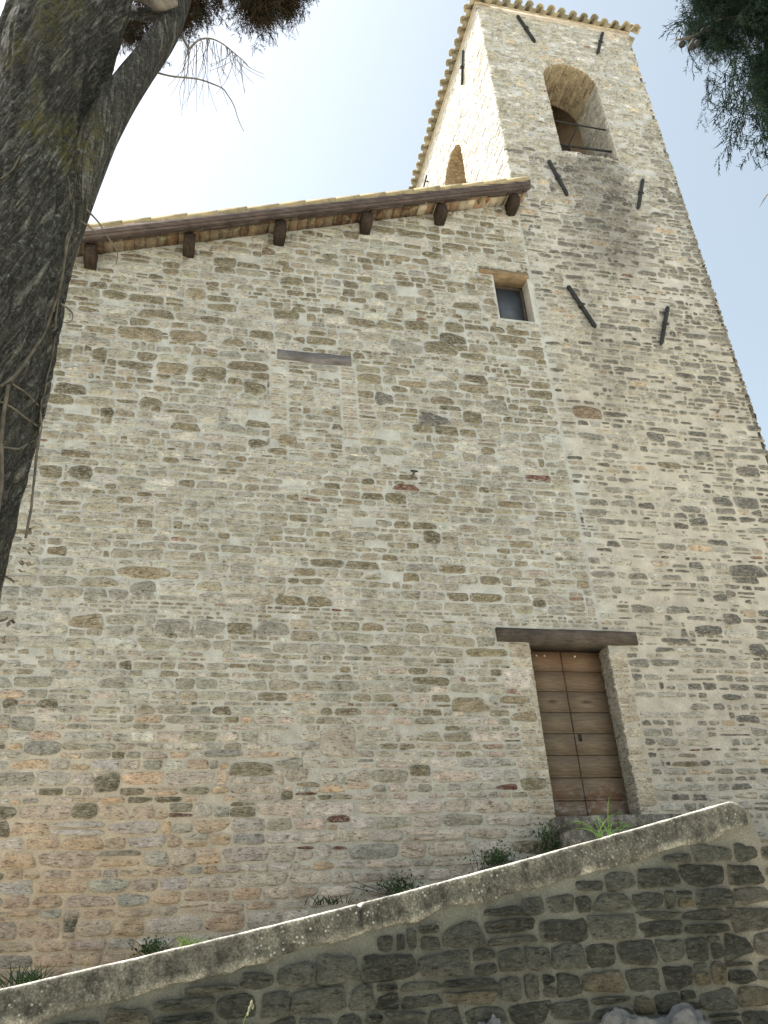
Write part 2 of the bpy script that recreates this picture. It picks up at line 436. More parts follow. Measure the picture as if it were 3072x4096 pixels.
def grid_wall(mb, mapf, us, vs, holes, colf, m=0, disp=.008, seed=0, vtop=None):
    us = np.unique(np.round(np.concatenate([us]+[np.array([a, b]) for a, b, _, _ in holes]), 4))
    vs = np.unique(np.round(np.concatenate([vs]+[np.array([c, d]) for _, _, c, d in holes]), 4))
    U, V = np.meshgrid(us, vs, indexing='ij')
    Vt = V.copy()
    if vtop is not None: Vt = np.minimum(V, vtop(U))
    H = disp*vnoise(U*4, Vt*4, seed, 3)
    for (a, b, c, d) in holes:                      # keep the rims of the openings straight
        near = (U > a-.03) & (U < b+.03) & (V > c-.03) & (V < d+.03); H[near] = 0
    P = mapf(U.ravel(), Vt.ravel(), H.ravel())
    C = colf(U.ravel(), Vt.ravel())
    nu, nv = len(us), len(vs)
    i, j = np.meshgrid(np.arange(nu-1), np.arange(nv-1), indexing='ij')
    uc = (us[i]+us[i+1])/2; vc = (vs[j]+vs[j+1])/2
    keep = np.ones_like(uc, bool)
    for (a, b, c, d) in holes: keep &= ~((uc > a) & (uc < b) & (vc > c) & (vc < d))
    if vtop is not None: keep &= vs[j] < np.maximum(vtop(us[i]), vtop(us[i+1]))-1e-4
    i = i[keep]; j = j[keep]
    F = np.stack([i*nv+j, (i+1)*nv+j, (i+1)*nv+j+1, i*nv+j+1], 1)
    mb.add(P, F, C, m)

front = lambda Y: (lambda u, v, n: np.stack([u, Y-n, v], 1))
def mixc(a, b, t):
    a = np.asarray(a); b = np.asarray(b); t = np.asarray(t)[..., None]; return a*(1-t)+b*t

# colours of stone (albedo)
BEI = np.array((.342, .328, .268)); BRO = np.array((.225, .190, .125)); OLI = np.array((.166, .148, .095)); GRY = np.array((.280, .276, .236))
PNK = np.array((.46, .385, .315)); ORA = np.array((.49, .35, .215)); RED = np.array((.125, .058, .042)); WHT = np.array((.50, .49, .432))
DRK = np.array((.112, .111, .097)); BRK = np.array((.39, .305, .23))

def nave_col(u, v, rng, w, h):
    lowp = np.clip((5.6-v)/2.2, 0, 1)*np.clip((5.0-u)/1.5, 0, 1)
    orz = np.clip((5.3-v)/1.6, 0, 1)*np.clip((2.0-u)/2.0, 0, 1)  # orange stones at lower left, with a warm bounced glow painted into them
    hi = np.clip((v-8.4)/2.0, 0, 1)
    q = rng.random()
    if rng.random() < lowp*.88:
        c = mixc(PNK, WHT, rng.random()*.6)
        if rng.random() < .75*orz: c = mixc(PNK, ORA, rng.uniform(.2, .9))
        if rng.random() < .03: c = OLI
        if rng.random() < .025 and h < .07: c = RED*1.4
    elif q < .10+.24*hi: c = mixc(BRO, OLI, rng.random())*rng.uniform(.8, 1.15)
    elif q < .42+.15*hi: c = mixc(BEI, BRO, rng.uniform(.05, .6))
    elif q < .68: c = mixc(GRY, BEI, rng.random())
    elif q < .988: c = mixc(BEI, WHT, rng.random())
    else: c = mixc(RED*1.2, BRK, rng.random()) if h < .075 else mixc(BEI, BRK, .5)
    return np.asarray(c)*rng.uniform(.84, 1.14)*np.array((1+rng.normal(0, .02), 1, 1+rng.normal(0, .03)))
def tower_col(u, v, rng, w, h):
    edge = np.clip((u-7.0)/1.6, 0, 1)*np.clip((15.5-v)/3, 0, 1)
    up = np.clip((v-14)/3, 0, 1)  # upper stones are pale grey, with cool sky light painted in
    q = rng.random()*(.6 if u > 8.75 and v < 17.5 else 1)
    edge = max(edge, .9*float(u > 8.75)*float(np.clip((18-v)/3, 0, 1)))
    if q < .38*(1-up)+.5*edge: c = mixc(DRK*.9, GRY, rng.random()*.75)
    elif q < .62: c = mixc(GRY, BEI, rng.random()*.7)
    elif q < .93: c = mixc(GRY, WHT, rng.uniform(.2, .9))*np.array((1-.03*up, 1, 1+.09*up))
    else: c = mixc(BEI, ORA, rng.random()*.6) if h > .06 or rng.random() < .85 else RED*1.5
    c = np.asarray(c)*rng.uniform(.85, 1.15)*(1+.3*up)
    st = stain(u, v)
    return c*(1-.5*st)
def stain(u, v):
    """sooty run-off below the belfry sill and down from it"""
    u = np.asarray(u, float); v = np.asarray(v, float)
    n = vnoise(u*1.8, v*1.2, 77, 3)
    a = np.clip(1-np.abs((u-7.35)/(.95+.35*n)), 0, 1)*np.clip((15.9-v)/.3, 0, 1)*np.clip((v-12.2+.6*n)/1.6, 0, 1)
    b = np.clip(1-np.abs(u-6.55+.1*n)/.16, 0, 1)*np.clip((14-v)/1, 0, 1)*np.clip((v-8.7)/1, 0, 1)
    c = np.clip(1-np.abs(u-6.9-.3*n)/.55, 0, 1)*np.clip((11.4-v)/.3, 0, 1)*np.clip((v-10.2+.4*n)/1, 0, 1)
    return np.clip(np.minimum(1, a*1.8)*.95+b*.55+c*.6, 0, 1)
def nave_mortar(u, v):
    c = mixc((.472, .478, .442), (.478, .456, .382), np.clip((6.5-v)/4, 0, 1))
    c = mixc(c, (.55, .435, .295), np.clip((5.0-v)/2, 0, 1)*np.clip((1.8-u)/2, 0, 1)*.8)  # warm bounced glow painted into the lower-left mortar
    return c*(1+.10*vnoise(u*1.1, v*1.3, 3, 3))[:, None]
def tower_mortar(u, v):
    c = mixc((.478, .45, .382), (.482, .492, .482), np.clip((v-11)/5, 0, 1))  # upper mortar cooler and paler: sky light put into the colour
    c = c*(1+.10*vnoise(u*1.1, v*1.3, 4, 3))[:, None]
    w = np.clip((6.0-u)/.5+.9*vnoise(u*3, v*1.5, 44, 3), 0, 1)
    c = c*(1-w[:, None])+nave_mortar(u, v)*w[:, None]
    return c*(1-.42*stain(u, v))[:, None]

# ------------------------------------------------------------------ church
XL, XT, XR = -7.0, 5.58, 9.14             # nave left end, tower left and right faces
YW = 10.0
rake = lambda x: 14.10+.356*(np.asarray(x, float)-5.5)     # underside of the roof at the wall
DOOR = (4.52, 5.64, 3.47, 5.70); WIN = (4.89, 5.50, 11.31, 12.28)
LINT = (4.08, 6.07, 5.68, 5.865); WLIN = (4.65, 5.53, 12.27, 12.375); BLIN = (1.26, 2.36, 9.985, 10.16)
BRICKED = (1.40, 2.19, 8.25, 9.97); BJL = (1.16, 1.40, 8.55, 9.97); BJR = (2.19, 2.42, 8.55, 9.97)
church = thing('church', 'old rubble stone church wall with sloping tiled eaves and a plank door', 'church', (0, 10, 0))

k_ = 3072/1659
SPEC = """350 567 388 580 o;462 556 510 578 o;566 536 594 552 r;742 500 775 517 o;605 600 655 618 o;590 672 648 690 o;400 622 445 650 b
365 714 447 742 b;252 706 350 735 b;198 752 230 780 o;337 784 405 810 b;253 782 330 800 o;413 793 490 818 o;117 828 188 852 d;115 752 155 775 o
525 828 575 850 o;216 882 245 902 d;85 1005 136 1035 o;146 1007 200 1033 d;860 822 922 838 b;873 694 925 714 o;846 738 913 766 g;915 738 990 768 o
960 697 1002 718 o;950 722 1008 745 d;912 545 955 560 o;535 950 575 968 d;915 1148 952 1175 d;850 1048 903 1060 R;1133 1027 1190 1039 R;830 1065 878 1090 o
250 1225 370 1250 b;280 1255 340 1288 g;335 1338 410 1370 g;420 1340 485 1372 g;150 1327 225 1358 b;490 1345 545 1372 o;555 1345 625 1374 g;890 1463 970 1480 o
975 1505 1053 1537 b;495 1647 592 1676 o;883 1652 930 1678 o;203 1675 258 1712 o;157 1733 213 1770 o;497 1743 553 1765 o;607 1708 632 1728 o
705 1762 756 1778 R;637 1712 685 1718 R;640 1828 678 1835 R;718 1828 750 1835 R;363 1757 417 1765 R;135 1985 165 2015 d;440 1620 523 1635 g
5 1510 38 1528 d;80 1510 125 1530 o;50 1600 130 1632 g;24 1548 75 1580 g;693 1567 770 1640 p;1080 1504 1146 1520 b;1103 1538 1160 1560 b
1125 1680 1180 1706 o;1070 1695 1118 1706 R;1087 1446 1148 1485 w;600 940 640 962 b;640 1690 690 1700 b;615 1660 665 1690 p;745 1690 800 1705 q
300 860 350 880 o;470 915 530 935 g;1045 865 1095 890 g;1000 890 1040 915 o;905 895 970 920 k;810 850 850 875 k;700 1045 735 1056 d;630 665 660 675 o
1575 1222 1652 1247 k;1488 1120 1528 1137 k;1540 1075 1580 1093 k;1586 1075 1640 1100 k;1500 985 1540 998 g;1420 1000 1470 1012 o;1260 1100 1310 1116 g
1240 880 1300 905 r;1150 1296 1180 1312 d;1400 935 1435 955 k;1590 1010 1640 1030 k;1430 1380 1490 1390 k;1560 1325 1600 1350 k;1500 1350 1560 1372 k
1590 1545 1640 1562 k;1450 1645 1510 1655 o;1560 1500 1600 1512 k;1390 1575 1430 1590 g;1620 1390 1655 1420 k;1540 1285 1570 1300 k"""
SC = dict(o=OLI, r=mixc(BRO, RED, .4), b=BRO*1.1, d=OLI*.7, g=GRY*.85, R=RED, p=np.array((.40, .35, .28)), q=mixc(PNK, ORA, .4), w=np.array((.55, .50, .44)), k=DRK*1.15)
spec_n = []; spec_t = []
for it in SPEC.replace('\n', ';').split(';'):
    a, b, c, d, e = it.split(); a, b, c, d = (float(q)*k_ for q in (a, b, c, d))
    p0 = atY(a, (b+d)/2, YW); p1 = atY(c, (b+d)/2, YW); q0 = atY((a+c)/2, d, YW); q1 = atY((a+c)/2, b, YW)
    (spec_n if p1[0] < XT-.02 else spec_t).append(((p0[0], p1[0], q0[2], q1[2]), SC[e]*random.Random(a).uniform(.9, 1.1)))

rng = np.random.default_rng(11)
mb = MB()
nf = front(YW)
nave_holes = [DOOR, WIN]
nave_top = lambda x: rake(x)+.03
RB = 5.70                                                     # nave masonry runs a little past the door
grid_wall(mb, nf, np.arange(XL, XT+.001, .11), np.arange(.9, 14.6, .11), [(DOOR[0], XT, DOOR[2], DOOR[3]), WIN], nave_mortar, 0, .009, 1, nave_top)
sholes = [(a-.02, b+.02, c-.02, d+.02) for a, b, c, d in (DOOR, WIN, LINT, WLIN, BLIN)] + [BRICKED, BJL, BJR] + [s[0] for s in spec_n]
sholes += [(DOOR[0]-.30, DOOR[0], DOOR[2], DOOR[3])]
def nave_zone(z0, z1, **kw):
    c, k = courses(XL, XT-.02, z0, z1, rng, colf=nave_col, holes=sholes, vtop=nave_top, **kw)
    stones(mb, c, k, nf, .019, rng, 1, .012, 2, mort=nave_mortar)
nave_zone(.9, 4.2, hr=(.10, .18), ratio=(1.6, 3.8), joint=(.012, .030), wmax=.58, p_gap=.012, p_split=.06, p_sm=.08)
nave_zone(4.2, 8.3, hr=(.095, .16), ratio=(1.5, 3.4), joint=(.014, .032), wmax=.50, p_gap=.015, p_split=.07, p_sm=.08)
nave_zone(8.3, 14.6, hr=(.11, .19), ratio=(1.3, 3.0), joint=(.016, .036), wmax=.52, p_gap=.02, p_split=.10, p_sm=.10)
stones(mb, [s[0] for s in spec_n], [s[1] for s in spec_n], nf, .02, rng, 1, 0, 0, (3.0, 6.5), mort=nave_mortar, smear=.6)
# blocked window: stone infill between brick jambs, set back a touch
def brick_col(u, v, r, w, h): return mixc(mixc(BRK, BEI, .5), (.42, .39, .31), r.uniform(.2, 1))*r.uniform(.82, 1.05)
def infill_col(u, v, r, w, h): return nave_col(u, 7.0, r, w, h)
for (a, b, c, d) in (BJL, BJR):
    cc, kk = courses(a, b, c, d, rng, (.05, .07), (2.5, 5), (.012, .022), brick_col, p_split=0, p_sm=0, p_gap=.12)
    stones(mb, cc, kk, nf, .009, rng, 1, .02, 2, (5, 9), mort=nave_mortar)
cc, kk = courses(BRICKED[0]+.010, BRICKED[1]-.010, BRICKED[2], BRICKED[3], rng, (.085, .15), (1.6, 3.2), (.012, .03), infill_col, p_gap=.03)
stones(mb, cc, kk, nf, .014, rng, 1, .02, 2, mort=nave_mortar)
# ashlar-like stones beside the door, and the reveals of door and window
def jamb_col(u, v, r, w, h): return mixc((.47, .43, .34), (.36, .31, .23), r.random())*r.uniform(.9, 1.06)
cc, kk = courses(DOOR[0]-.30, DOOR[0], DOOR[2], DOOR[3]-.02, rng, (.07, .16), (1.5, 4), (.008, .02), jamb_col, holes=[s[0] for s in spec_n], edge=(0, .004), p_gap=0, p_split=.3)
stones(mb, cc, kk, nf, .012, rng, 1, 0, 0, (4, 8))
def reveal(xf, y0, y1, z0, z1, sgn, col, st=True):
    mp = lambda u, v, n: np.stack([xf+sgn*n, u, v], 1)
    grid_wall(mb, mp, np.linspace(y0, y1, 4), np.arange(z0, z1+.05, .1).clip(z0, z1), [], lambda u, v: np.tile(np.array(col), (len(u), 1)), 0, .004, 5)
    if st:
        c2, k2 = courses(y0-.004, y1, z0, z1, rng, (.06, .13), (2, 5), (.008, .018), lambda *a: mixc((.27, .255, .205), (.19, .175, .138), rng.random()), p_gap=0)  # reveal stones darkened in colour for the weaker sky light there
        stones(mb, c2, k2, mp, .009, rng, 1, 0, 0, (4, 8))
reveal(DOOR[1], YW, YW+.32, DOOR[2], DOOR[3], -1, (.29, .27, .22))
reveal(DOOR[0], YW, YW+.32, DOOR[2], DOOR[3], 1, (.36, .32, .26))
reveal(WIN[1], YW, YW+.32, WIN[2], WIN[3], -1, (.44, .41, .35), False)
reveal(WIN[0], YW, YW+.32, WIN[2], WIN[3], 1, (.44, .41, .35), False)
mb.box((WIN[0], YW+.004, WIN[2]-.06), (WIN[1], YW+.40, WIN[2]), (.40, .36, .30), 0)
# side and back walls of the nave (out of sight from the road)
mb.box((XL, YW+.45, .5), (XL+.6, 24, 9.2), (.45, .41, .34), 0)
mb.box((XL+.6, 23.4, .5), (XT-.01, 24, 9.2), (.45, .41, .34), 0)
mb.box((XL, YW+.42, .5), (DOOR[0]-.02, YW+.448, 9.2), (.3, .28, .24), 0)
mb.build('wall', [M['mortar'], M['stone_nave']], church, True)

def rough_beam(name, x0, x1, y0, y1, z0, z1, mat, parent, seed, amp=.012, nx=30):
    """a hand-hewn timber along X: edges wander, ends are slightly chewed"""
    b = MB(); xs = np.linspace(x0, x1, nx); ring = [(y0, z0), (y0, (z0+z1)/2), (y0, z1), (y1, z1), (y1, z0)]
    V = []
    for q, (y, z) in enumerate(ring):
        V.append(np.stack([xs+.006*vnoise(xs*0+q*3.1, xs*0, seed), np.full(nx, y)+amp*.5*vnoise(xs*5, xs*0+q*3.3, seed, 3),
                           np.full(nx, z)+amp*vnoise(xs*4, xs*0+q*5.7+9, seed+1, 3)], 1))
    V = np.concatenate(V); n = len(ring)
    F = [(q*nx+i, q*nx+i+1, ((q+1) % n)*nx+i+1, ((q+1) % n)*nx+i) for q in range(n) for i in range(nx-1)]
    F += [tuple(q*nx for q in range(n)), tuple(q*nx+nx-1 for q in range(n))[::-1]]
    b.add(V, F)
    return b.build(name, mat, parent)
o = rough_beam('lintel', LINT[0], LINT[1], YW-.045, YW+.34, LINT[2], LINT[3], M['wood_dark'], church, 3); o['label'] = 'dark wooden lintel over the door'
o = rough_beam('lintel', WLIN[0], WLIN[1], YW-.035, YW+.34, WLIN[2], WLIN[3], M['wood_gold'], church, 5, .01); o['label'] = 'mossy wooden lintel over the small window'
o = rough_beam('lintel', BLIN[0], BLIN[1], YW-.03, YW+.2, BLIN[2], BLIN[3], M['wood_grey'], church, 8, .024, 40); o['label'] = 'weathered grey lintel of the blocked window'

# door: two leaves of wide horizontal boards with moulded joints
YD = YW+.27
for (a, b, first) in ((DOOR[0]-.0, 5.061, True), (5.079, DOOR[1]+.0, False)):
    d = MB(); zs = np.linspace(3.47, 5.69, 9)
    for i in range(8):
        z0, z1 = zs[i], zs[i+1]
        d.box((a, YD, z0+.010), (b, YD+.05, z1-.020))
        d.box((a, YD+.028, z1-.020), (b, YD+.05, z1-.004))
        d.box((a, YD-.007, z0-.004), (b, YD+.05, z0+.010))
    for nx_ in ((4.72, 4.835) if first else (5.27,)): d.box((nx_-.011, YD-.008, 5.60), (nx_+.011, YD+.004, 5.622), (.6, .58, .5), 1)
    leaf = d.build('door_leaf', [M['door'], M['mortar']], church)
    if not first:
        kp = MB(); kp.box((5.115, YD-.006, 4.47), (5.165, YD+.002, 4.56)); kp.box((5.132, YD-.012, 4.50), (5.148, YD-.006, 4.535))
        o = kp.build('lock_plate', M['iron'], leaf); o.matrix_parent_inverse = leaf.matrix_world.inverted()
dk = MB(); dk.box((DOOR[0]-.1, YD+.055, 3.4), (DOOR[1]+.1, YD+.09, 5.75)); dk.build('door_backing', M['wood_dark'], church)
st = MB(); r2 = np.random.default_rng(5)
def slab(b, x0, x1, y0, y1, z0, z1, seed, step=.07, amp=.012):
    nx = max(2, int((x1-x0)/step)); xs = np.linspace(x0, x1, nx)
    prof = [(y1, z0), (y0, z0), (y0, z0+.6*(z1-z0)), (y0+.012, z1-.012), (y0+.04, z1), (y1, z1)]
    V = []
    for q, (y, z) in enumerate(prof):
        V.append(np.stack([xs, np.full(nx, y)+(amp*vnoise(xs*6, xs*0+q*.8, seed, 3) if q in (1, 2, 3, 4) else 0), np.full(nx, z)+(amp*vnoise(xs*5, xs*0+q*.5+4, seed, 3) if q in (3, 4, 5) else 0)], 1))
    V = np.concatenate(V); n = len(prof)
    F = [(q*nx+i, q*nx+i+1, ((q+1) % n)*nx+i+1, ((q+1) % n)*nx+i) for q in range(n) for i in range(nx-1)]
    F += [tuple(q*nx for q in range(n)), tuple(q*nx+nx-1 for q in range(n))[::-1]]
    b.add(V, F, (.13, .122, .10))
slab(st, 4.42, 6.3, 9.72, YW+.30, 3.26, 3.462, 3)
slab(st, 4.40, 6.2, 9.40, 9.99, 3.03, 3.255, 4)
st.build('doorstep', M['concrete'], church, True)
# small window: dark frame and dusty pane deep in the reveal
wf = MB(); Yp = YW+.25
for (a, b, c, d) in ((WIN[0], WIN[0]+.04, WIN[2], WIN[3]), (WIN[1]-.045, WIN[1], WIN[2], WIN[3]), (WIN[0]+.04, WIN[1]-.045, WIN[2], WIN[2]+.04), (WIN[0]+.04, WIN[1]-.045, WIN[3]-.06, WIN[3])):
    wf.box((a, Yp-.03, c), (b, Yp+.03, d))
wfo = wf.build('window', M['wood_dark'], church)
pn = MB(); pn.box((WIN[0]+.03, Yp, WIN[2]+.03), (WIN[1]-.03, Yp+.008, WIN[3]-.04)); pn.build('pane', M['pane'], wfo).matrix_parent_inverse = wfo.matrix_world.inverted()
# iron ring set in the wall
rg = MB(); a = np.linspace(0, 2*PI, 17)
rg.tube(np.stack([3.16+.05*np.cos(a), 9.93+.03*np.sin(a), 8.17+.03*np.sin(a)], 1), .008, 6); rg.tube([(3.16, 10.02, 8.15), (3.16, 9.93, 8.145)], .012, 6)
rg.build('ring', M['iron'], church)

# roof: slab, soffit of thin bricks, fascia, purlin ends, row of tiles along the rake
OV = .42; YF = YW-OV
sx = lambda x: 14.10+.356*(x-5.5)
xs0, xs1 = XL-.6, 5.69
sf = MB(); r3 = np.random.default_rng(21)
x = xs0; n = 0
SOC = [(.44, .34, .235), (.38, .25, .16), (.27, .165, .105), (.47, .40, .30), (.33, .27, .20)]
while x < xs1-.03:
    w = min(r3.uniform(.135, .165), xs1-x); c = np.array(SOC[r3.integers(0, 5)])*r3.uniform(.85, 1.1)
    if x < 3.6: c = c*np.array((.40, .37, .35))  # left stretch darkened in colour to offset bounce light under the eaves
    dz = r3.uniform(0, .006)
    for (y0, y1) in ((YF+.02, YF+.205), (YF+.209, YW+.05)):
        v = [(x+.003, y0, sx(x)+dz), (x+w-.003, y0, sx(x+w)+dz), (x+w-.003, y1, sx(x+w)+dz), (x+.003, y1, sx(x)+dz)]
        v += [(p[0], p[1], p[2]+.03) for p in v]
        sf.add(v, [(0,3,2,1),(4,5,6,7),(0,1,5,4),(1,2,6,5),(2,3,7,6),(3,0,4,7)], c)
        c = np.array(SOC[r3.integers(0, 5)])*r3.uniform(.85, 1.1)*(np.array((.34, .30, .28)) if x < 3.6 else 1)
    if 4.62 < x < 4.90:                                        # two old painted tiles with a lozenge
        xm = x+w/2; ym = YF+.24; zz = sx(xm)+dz-.003; sl = .361
        v = [(xm-.05, ym, sx(xm-.05)+dz-.003), (xm, ym-.10, zz), (xm+.05, ym, sx(xm+.05)+dz-.003), (xm, ym+.10, zz)]
        v += [(p[0], p[1], p[2]+.002) for p in v]
        sf.add(v, [(0,3,2,1),(0,1,5,4),(1,2,6,5),(2,3,7,6),(3,0,4,7)], (.26, .11, .05) if n % 2 else (.14, .10, .045)); n += 1
    x += w
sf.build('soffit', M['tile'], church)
fa = MB()
def raked(b, y0, y1, dz0, dz1, c=(1, 1, 1), x0=xs0, x1=xs1, m=0):
    v = [(x0, y0, sx(x0)+dz0), (x1, y0, sx(x1)+dz0), (x1, y1, sx(x1)+dz0), (x0, y1, sx(x0)+dz0)]
    v += [(p[0], p[1], p[2]+dz1-dz0) for p in v]
    b.add(v, [(0,3,2,1),(4,5,6,7),(0,1,5,4),(1,2,6,5),(2,3,7,6),(3,0,4,7)], c, m)
raked(fa, YF-.012, YF+.012, -.085, .045); raked(fa, YF-.035, YF-.011, -.04, .085); raked(fa, YF+.013, YF+.06, -.075, -.003)
xx_ = xs0
while xx_ < xs1-.1:
    l_ = min(r3.uniform(.25, .7), xs1-xx_); raked(fa, YF+.062, YF+.062+r3.uniform(.03, .09), -.055+r3.uniform(-.02, .02), -.003, (1, 1, 1), xx_, xx_+l_-r3.uniform(.004, .03)); xx_ += l_
fa.build('bargeboard', M['fascia'], church)
for i, (px, pz) in enumerate([(-2.87, 0), (-1.47, 0), (-.09, 0), (1.29, 0), (2.71, 0), (4.05, 0), (5.42, 0)]):
    b = MB(); h = .27; w = .17 if i < 6 else .15; y0 = 9.66+.02*((i*7) % 3); zt = sx(px-w/2)-.006
    rr = np.random.default_rng(i+40)
    prof = [(YW+.2, zt), (YW+.2, zt-h), (y0+.05, zt-h), (y0+.01, zt-h+.05), (y0, zt-.09), (y0+.04, zt)]
    V = []
    for xx in (px-w/2, px-w/4, px+w/4, px+w/2):
        ins = .02 if xx in (px-w/2, px+w/2) else 0
        V += [(xx+rr.normal(0, .004), y+(ins if 1 < q else 0)+rr.normal(0, .006), z+(ins*.7 if q in (1, 2, 3) else 0)) for q, (y, z) in enumerate(prof)]
    n = 6; F = [(s*n+q, s*n+(q+1) % n, (s+1)*n+(q+1) % n, (s+1)*n+q) for s in range(3) for q in range(n)]
    F += [tuple(range(n))[::-1], tuple(3*n+q for q in range(n))]
    b.add(V, F); b.build('beam_end', M['wood_beam'], church)
rf = MB()
raked(rf, YF+.02, 24.4, .032, .075, (.30, .22, .15))
# coppi: rows of tapered half-round tiles, their edges stepping where they overlap
def coppo(b, p0, p1, up, r0, r1, c, th=.016, n=7, close=True):
    """half-round tile from p0 (wide) to p1 (narrow), convex towards up"""
    p0 = np.array(p0, float); p1 = np.array(p1, float); d = p1-p0; d /= np.linalg.norm(d)
    up = np.array(up, float); up -= d*(up@d); up /= np.linalg.norm(up); sd = np.cross(d, up)
    a = np.linspace(0, PI, n); V = []
    for P, r in ((p0, r0), (p1, r1)):
        for rr in (r, r-th):
            V.append(P+np.cos(a)[:, None]*sd*rr+np.sin(a)[:, None]*up*rr)
    V = np.concatenate(V); F = []
    for j in range(n-1):
        F += [(j, j+1, 2*n+j+1, 2*n+j), (n+j+1, n+j, 3*n+j, 3*n+j+1), (j+1, j, n+j, n+j+1), (2*n+j, 2*n+j+1, 3*n+j+1, 3*n+j)]
    F += [(0, 2*n, 3*n, n), (n-1, 2*n-1, 4*n-1, 3*n-1)]
    b.add(V, F, c)
TC = [(.26, .215, .15), (.225, .195, .135), (.30, .26, .18), (.215, .195, .14), (.275, .24, .17)]
L = .46
for rowi, yy in enumerate((YF+.06, YF+.30, YF+.54)):
    x = xs0
    while x < xs1-.02:
        ln = min(L+.03, xs1-x); q = r3.uniform(-.008, .010)+(.012 if r3.random() < .3 else 0)
        c = np.array(TC[r3.integers(0, 5)])*r3.uniform(.85, 1.15)
        coppo(rf, (x, yy, sx(x)+.065+q), (x+ln, yy, sx(x+ln)+.045+q*.3), (0, 0, 1), .112, .092, c)
        x += L-.04
for yy in np.arange(YF+.78, 24.3, .24):
    coppo(rf, (xs0, yy, sx(xs0)+.10), (xs1, yy, sx(xs1)+.10), (0, 0, 1), .11, .10, TC[int(yy*7) % 5])
# flat edge course seen over the bargeboard
x = xs0
while x < xs1-.02:
    ln = min(r3.uniform(.40, .52), xs1-x); q = r3.uniform(0, .02)
    raked(rf, YF-.04, YF+.10, .088, .165+q, np.array((.30, .24, .14))*r3.uniform(.8, 1.15), x, x+ln-.004)
    x += ln
rf.build('roof', M['tile'], church, True)

# ------------------------------------------------------------------ bell tower
tower = thing('bell_tower', 'tall square stone bell tower with arched belfry opening and iron tie bars', 'bell tower', (7.36, 12.5, 0))
TB = 15.1; ZT = 20.35
ARC = dict(c=7.37, r=.605, sill=15.85, spring=18.12)           # front arch
ARL = dict(c=12.55, r=.65, sill=15.85, spring=17.98)          # arch in the left face
WT = .95
rng = np.random.default_rng(23)
mb = MB()
def arch_fill(mapf, A, colf, zt):
    """wall pieces between the rectangular hole and the arch curve"""
    c, r, sp = A['c'], A['r'], A['spring']
    th = np.linspace(0, PI, 25)
    for i in range(24):
        a0, a1 = th[i], th[i+1]
        U = np.array([c+r*math.cos(a0), c+r*math.cos(a1), c+r*math.cos(a1), c+r*math.cos(a0)])
        V = np.array([sp+r*math.sin(a0), sp+r*math.sin(a1), zt, zt])
        mb.add(mapf(U, V, np.zeros(4)), [(0, 1, 2, 3)], colf(U, V), 0)
def arch_tunnel(mapf_d, A, soff, jamb):
    """bricks and jamb stones lining the opening; mapf_d(u, v, depth) -> xyz, profile by arc length"""
    c, r, sp, si = A['c'], A['r'], A['spring'], A['sill']
    H = sp-si; arc = PI*r
    def prof(s):
        s = np.asarray(s, float)
        a = np.clip((s-H)/r, 0, PI)
        u = np.where(s < H, c+r, np.where(s > H+arc, c-r, c+r*np.cos(a)))
        v = np.where(s < H, si+s, np.where(s > H+arc, si+(2*H+arc-s), sp+r*np.sin(a)))
        nu = np.where(s < H, -1.0, np.where(s > H+arc, 1.0, -np.cos(a)))
        nv = np.where((s < H) | (s > H+arc), 0.0, -np.sin(a))
        return u, v, nu, nv
    def mp(d, s, n):
        u, v, nu, nv = prof(s); return mapf_d(u+nu*n, v+nv*n, d)
    S = np.unique(np.concatenate([np.arange(0, 2*H+arc, .09), [H, H+arc, 2*H+arc]])); D = np.linspace(0, WT, 9)
    grid_wall(mb, mp, D, S, [], lambda d, s: mixc((.42, .39, .33), (.36, .28, .17), np.clip(1-np.abs(s-H-arc/2)/(arc/2+.1), 0, 1)**.4), 0, .006, 12)
    cc, kk = courses(-.01, WT, 0, 2*H+arc, rng, (.07, .13), (2.2, 5), (.010, .02), jamb, holes=[(-1, 2, H+.12, H+arc-.12)], p_gap=.02)
    stones(mb, cc, kk, mp, .016, rng, 1, 0, 0, (4, 8))
    cc, kk = courses(-.01, WT, H+.12, H+arc-.12, rng, (.05, .075), (3, 5), (.010, .018), soff, p_split=0, p_sm=0, p_gap=.04)
    stones(mb, cc, kk, mp, .010, rng, 1, 0, 0, (5, 9))
    sl = np.array([[c-r, si], [c+r, si]])
    P = [mapf_d(np.array([u]), np.array([si]), np.array([d]))[0] for u, d in ((c-r, 0), (c+r, 0), (c+r, WT), (c-r, WT))]
    mb.add(P, [(0, 1, 2, 3)], (.42, .39, .34), 0)
soff_col = lambda u, v, r, w, h: mixc((.38, .325, .205), (.16, .11, .065), r.random()**2.5)*r.uniform(.8, 1.15)
jambt_col = lambda u, v, r, w, h: mixc(WHT, GRY, r.uniform(.0, .75))*r.uniform(.85, 1.05)
jambl_col = lambda u, v, r, w, h: mixc((.52, .41, .26), (.40, .28, .16), r.random())*r.uniform(.85, 1.1)
hole = lambda A: (A['c']-A['r'], A['c']+A['r'], A['sill'], A['spring']+A['r']+.04)
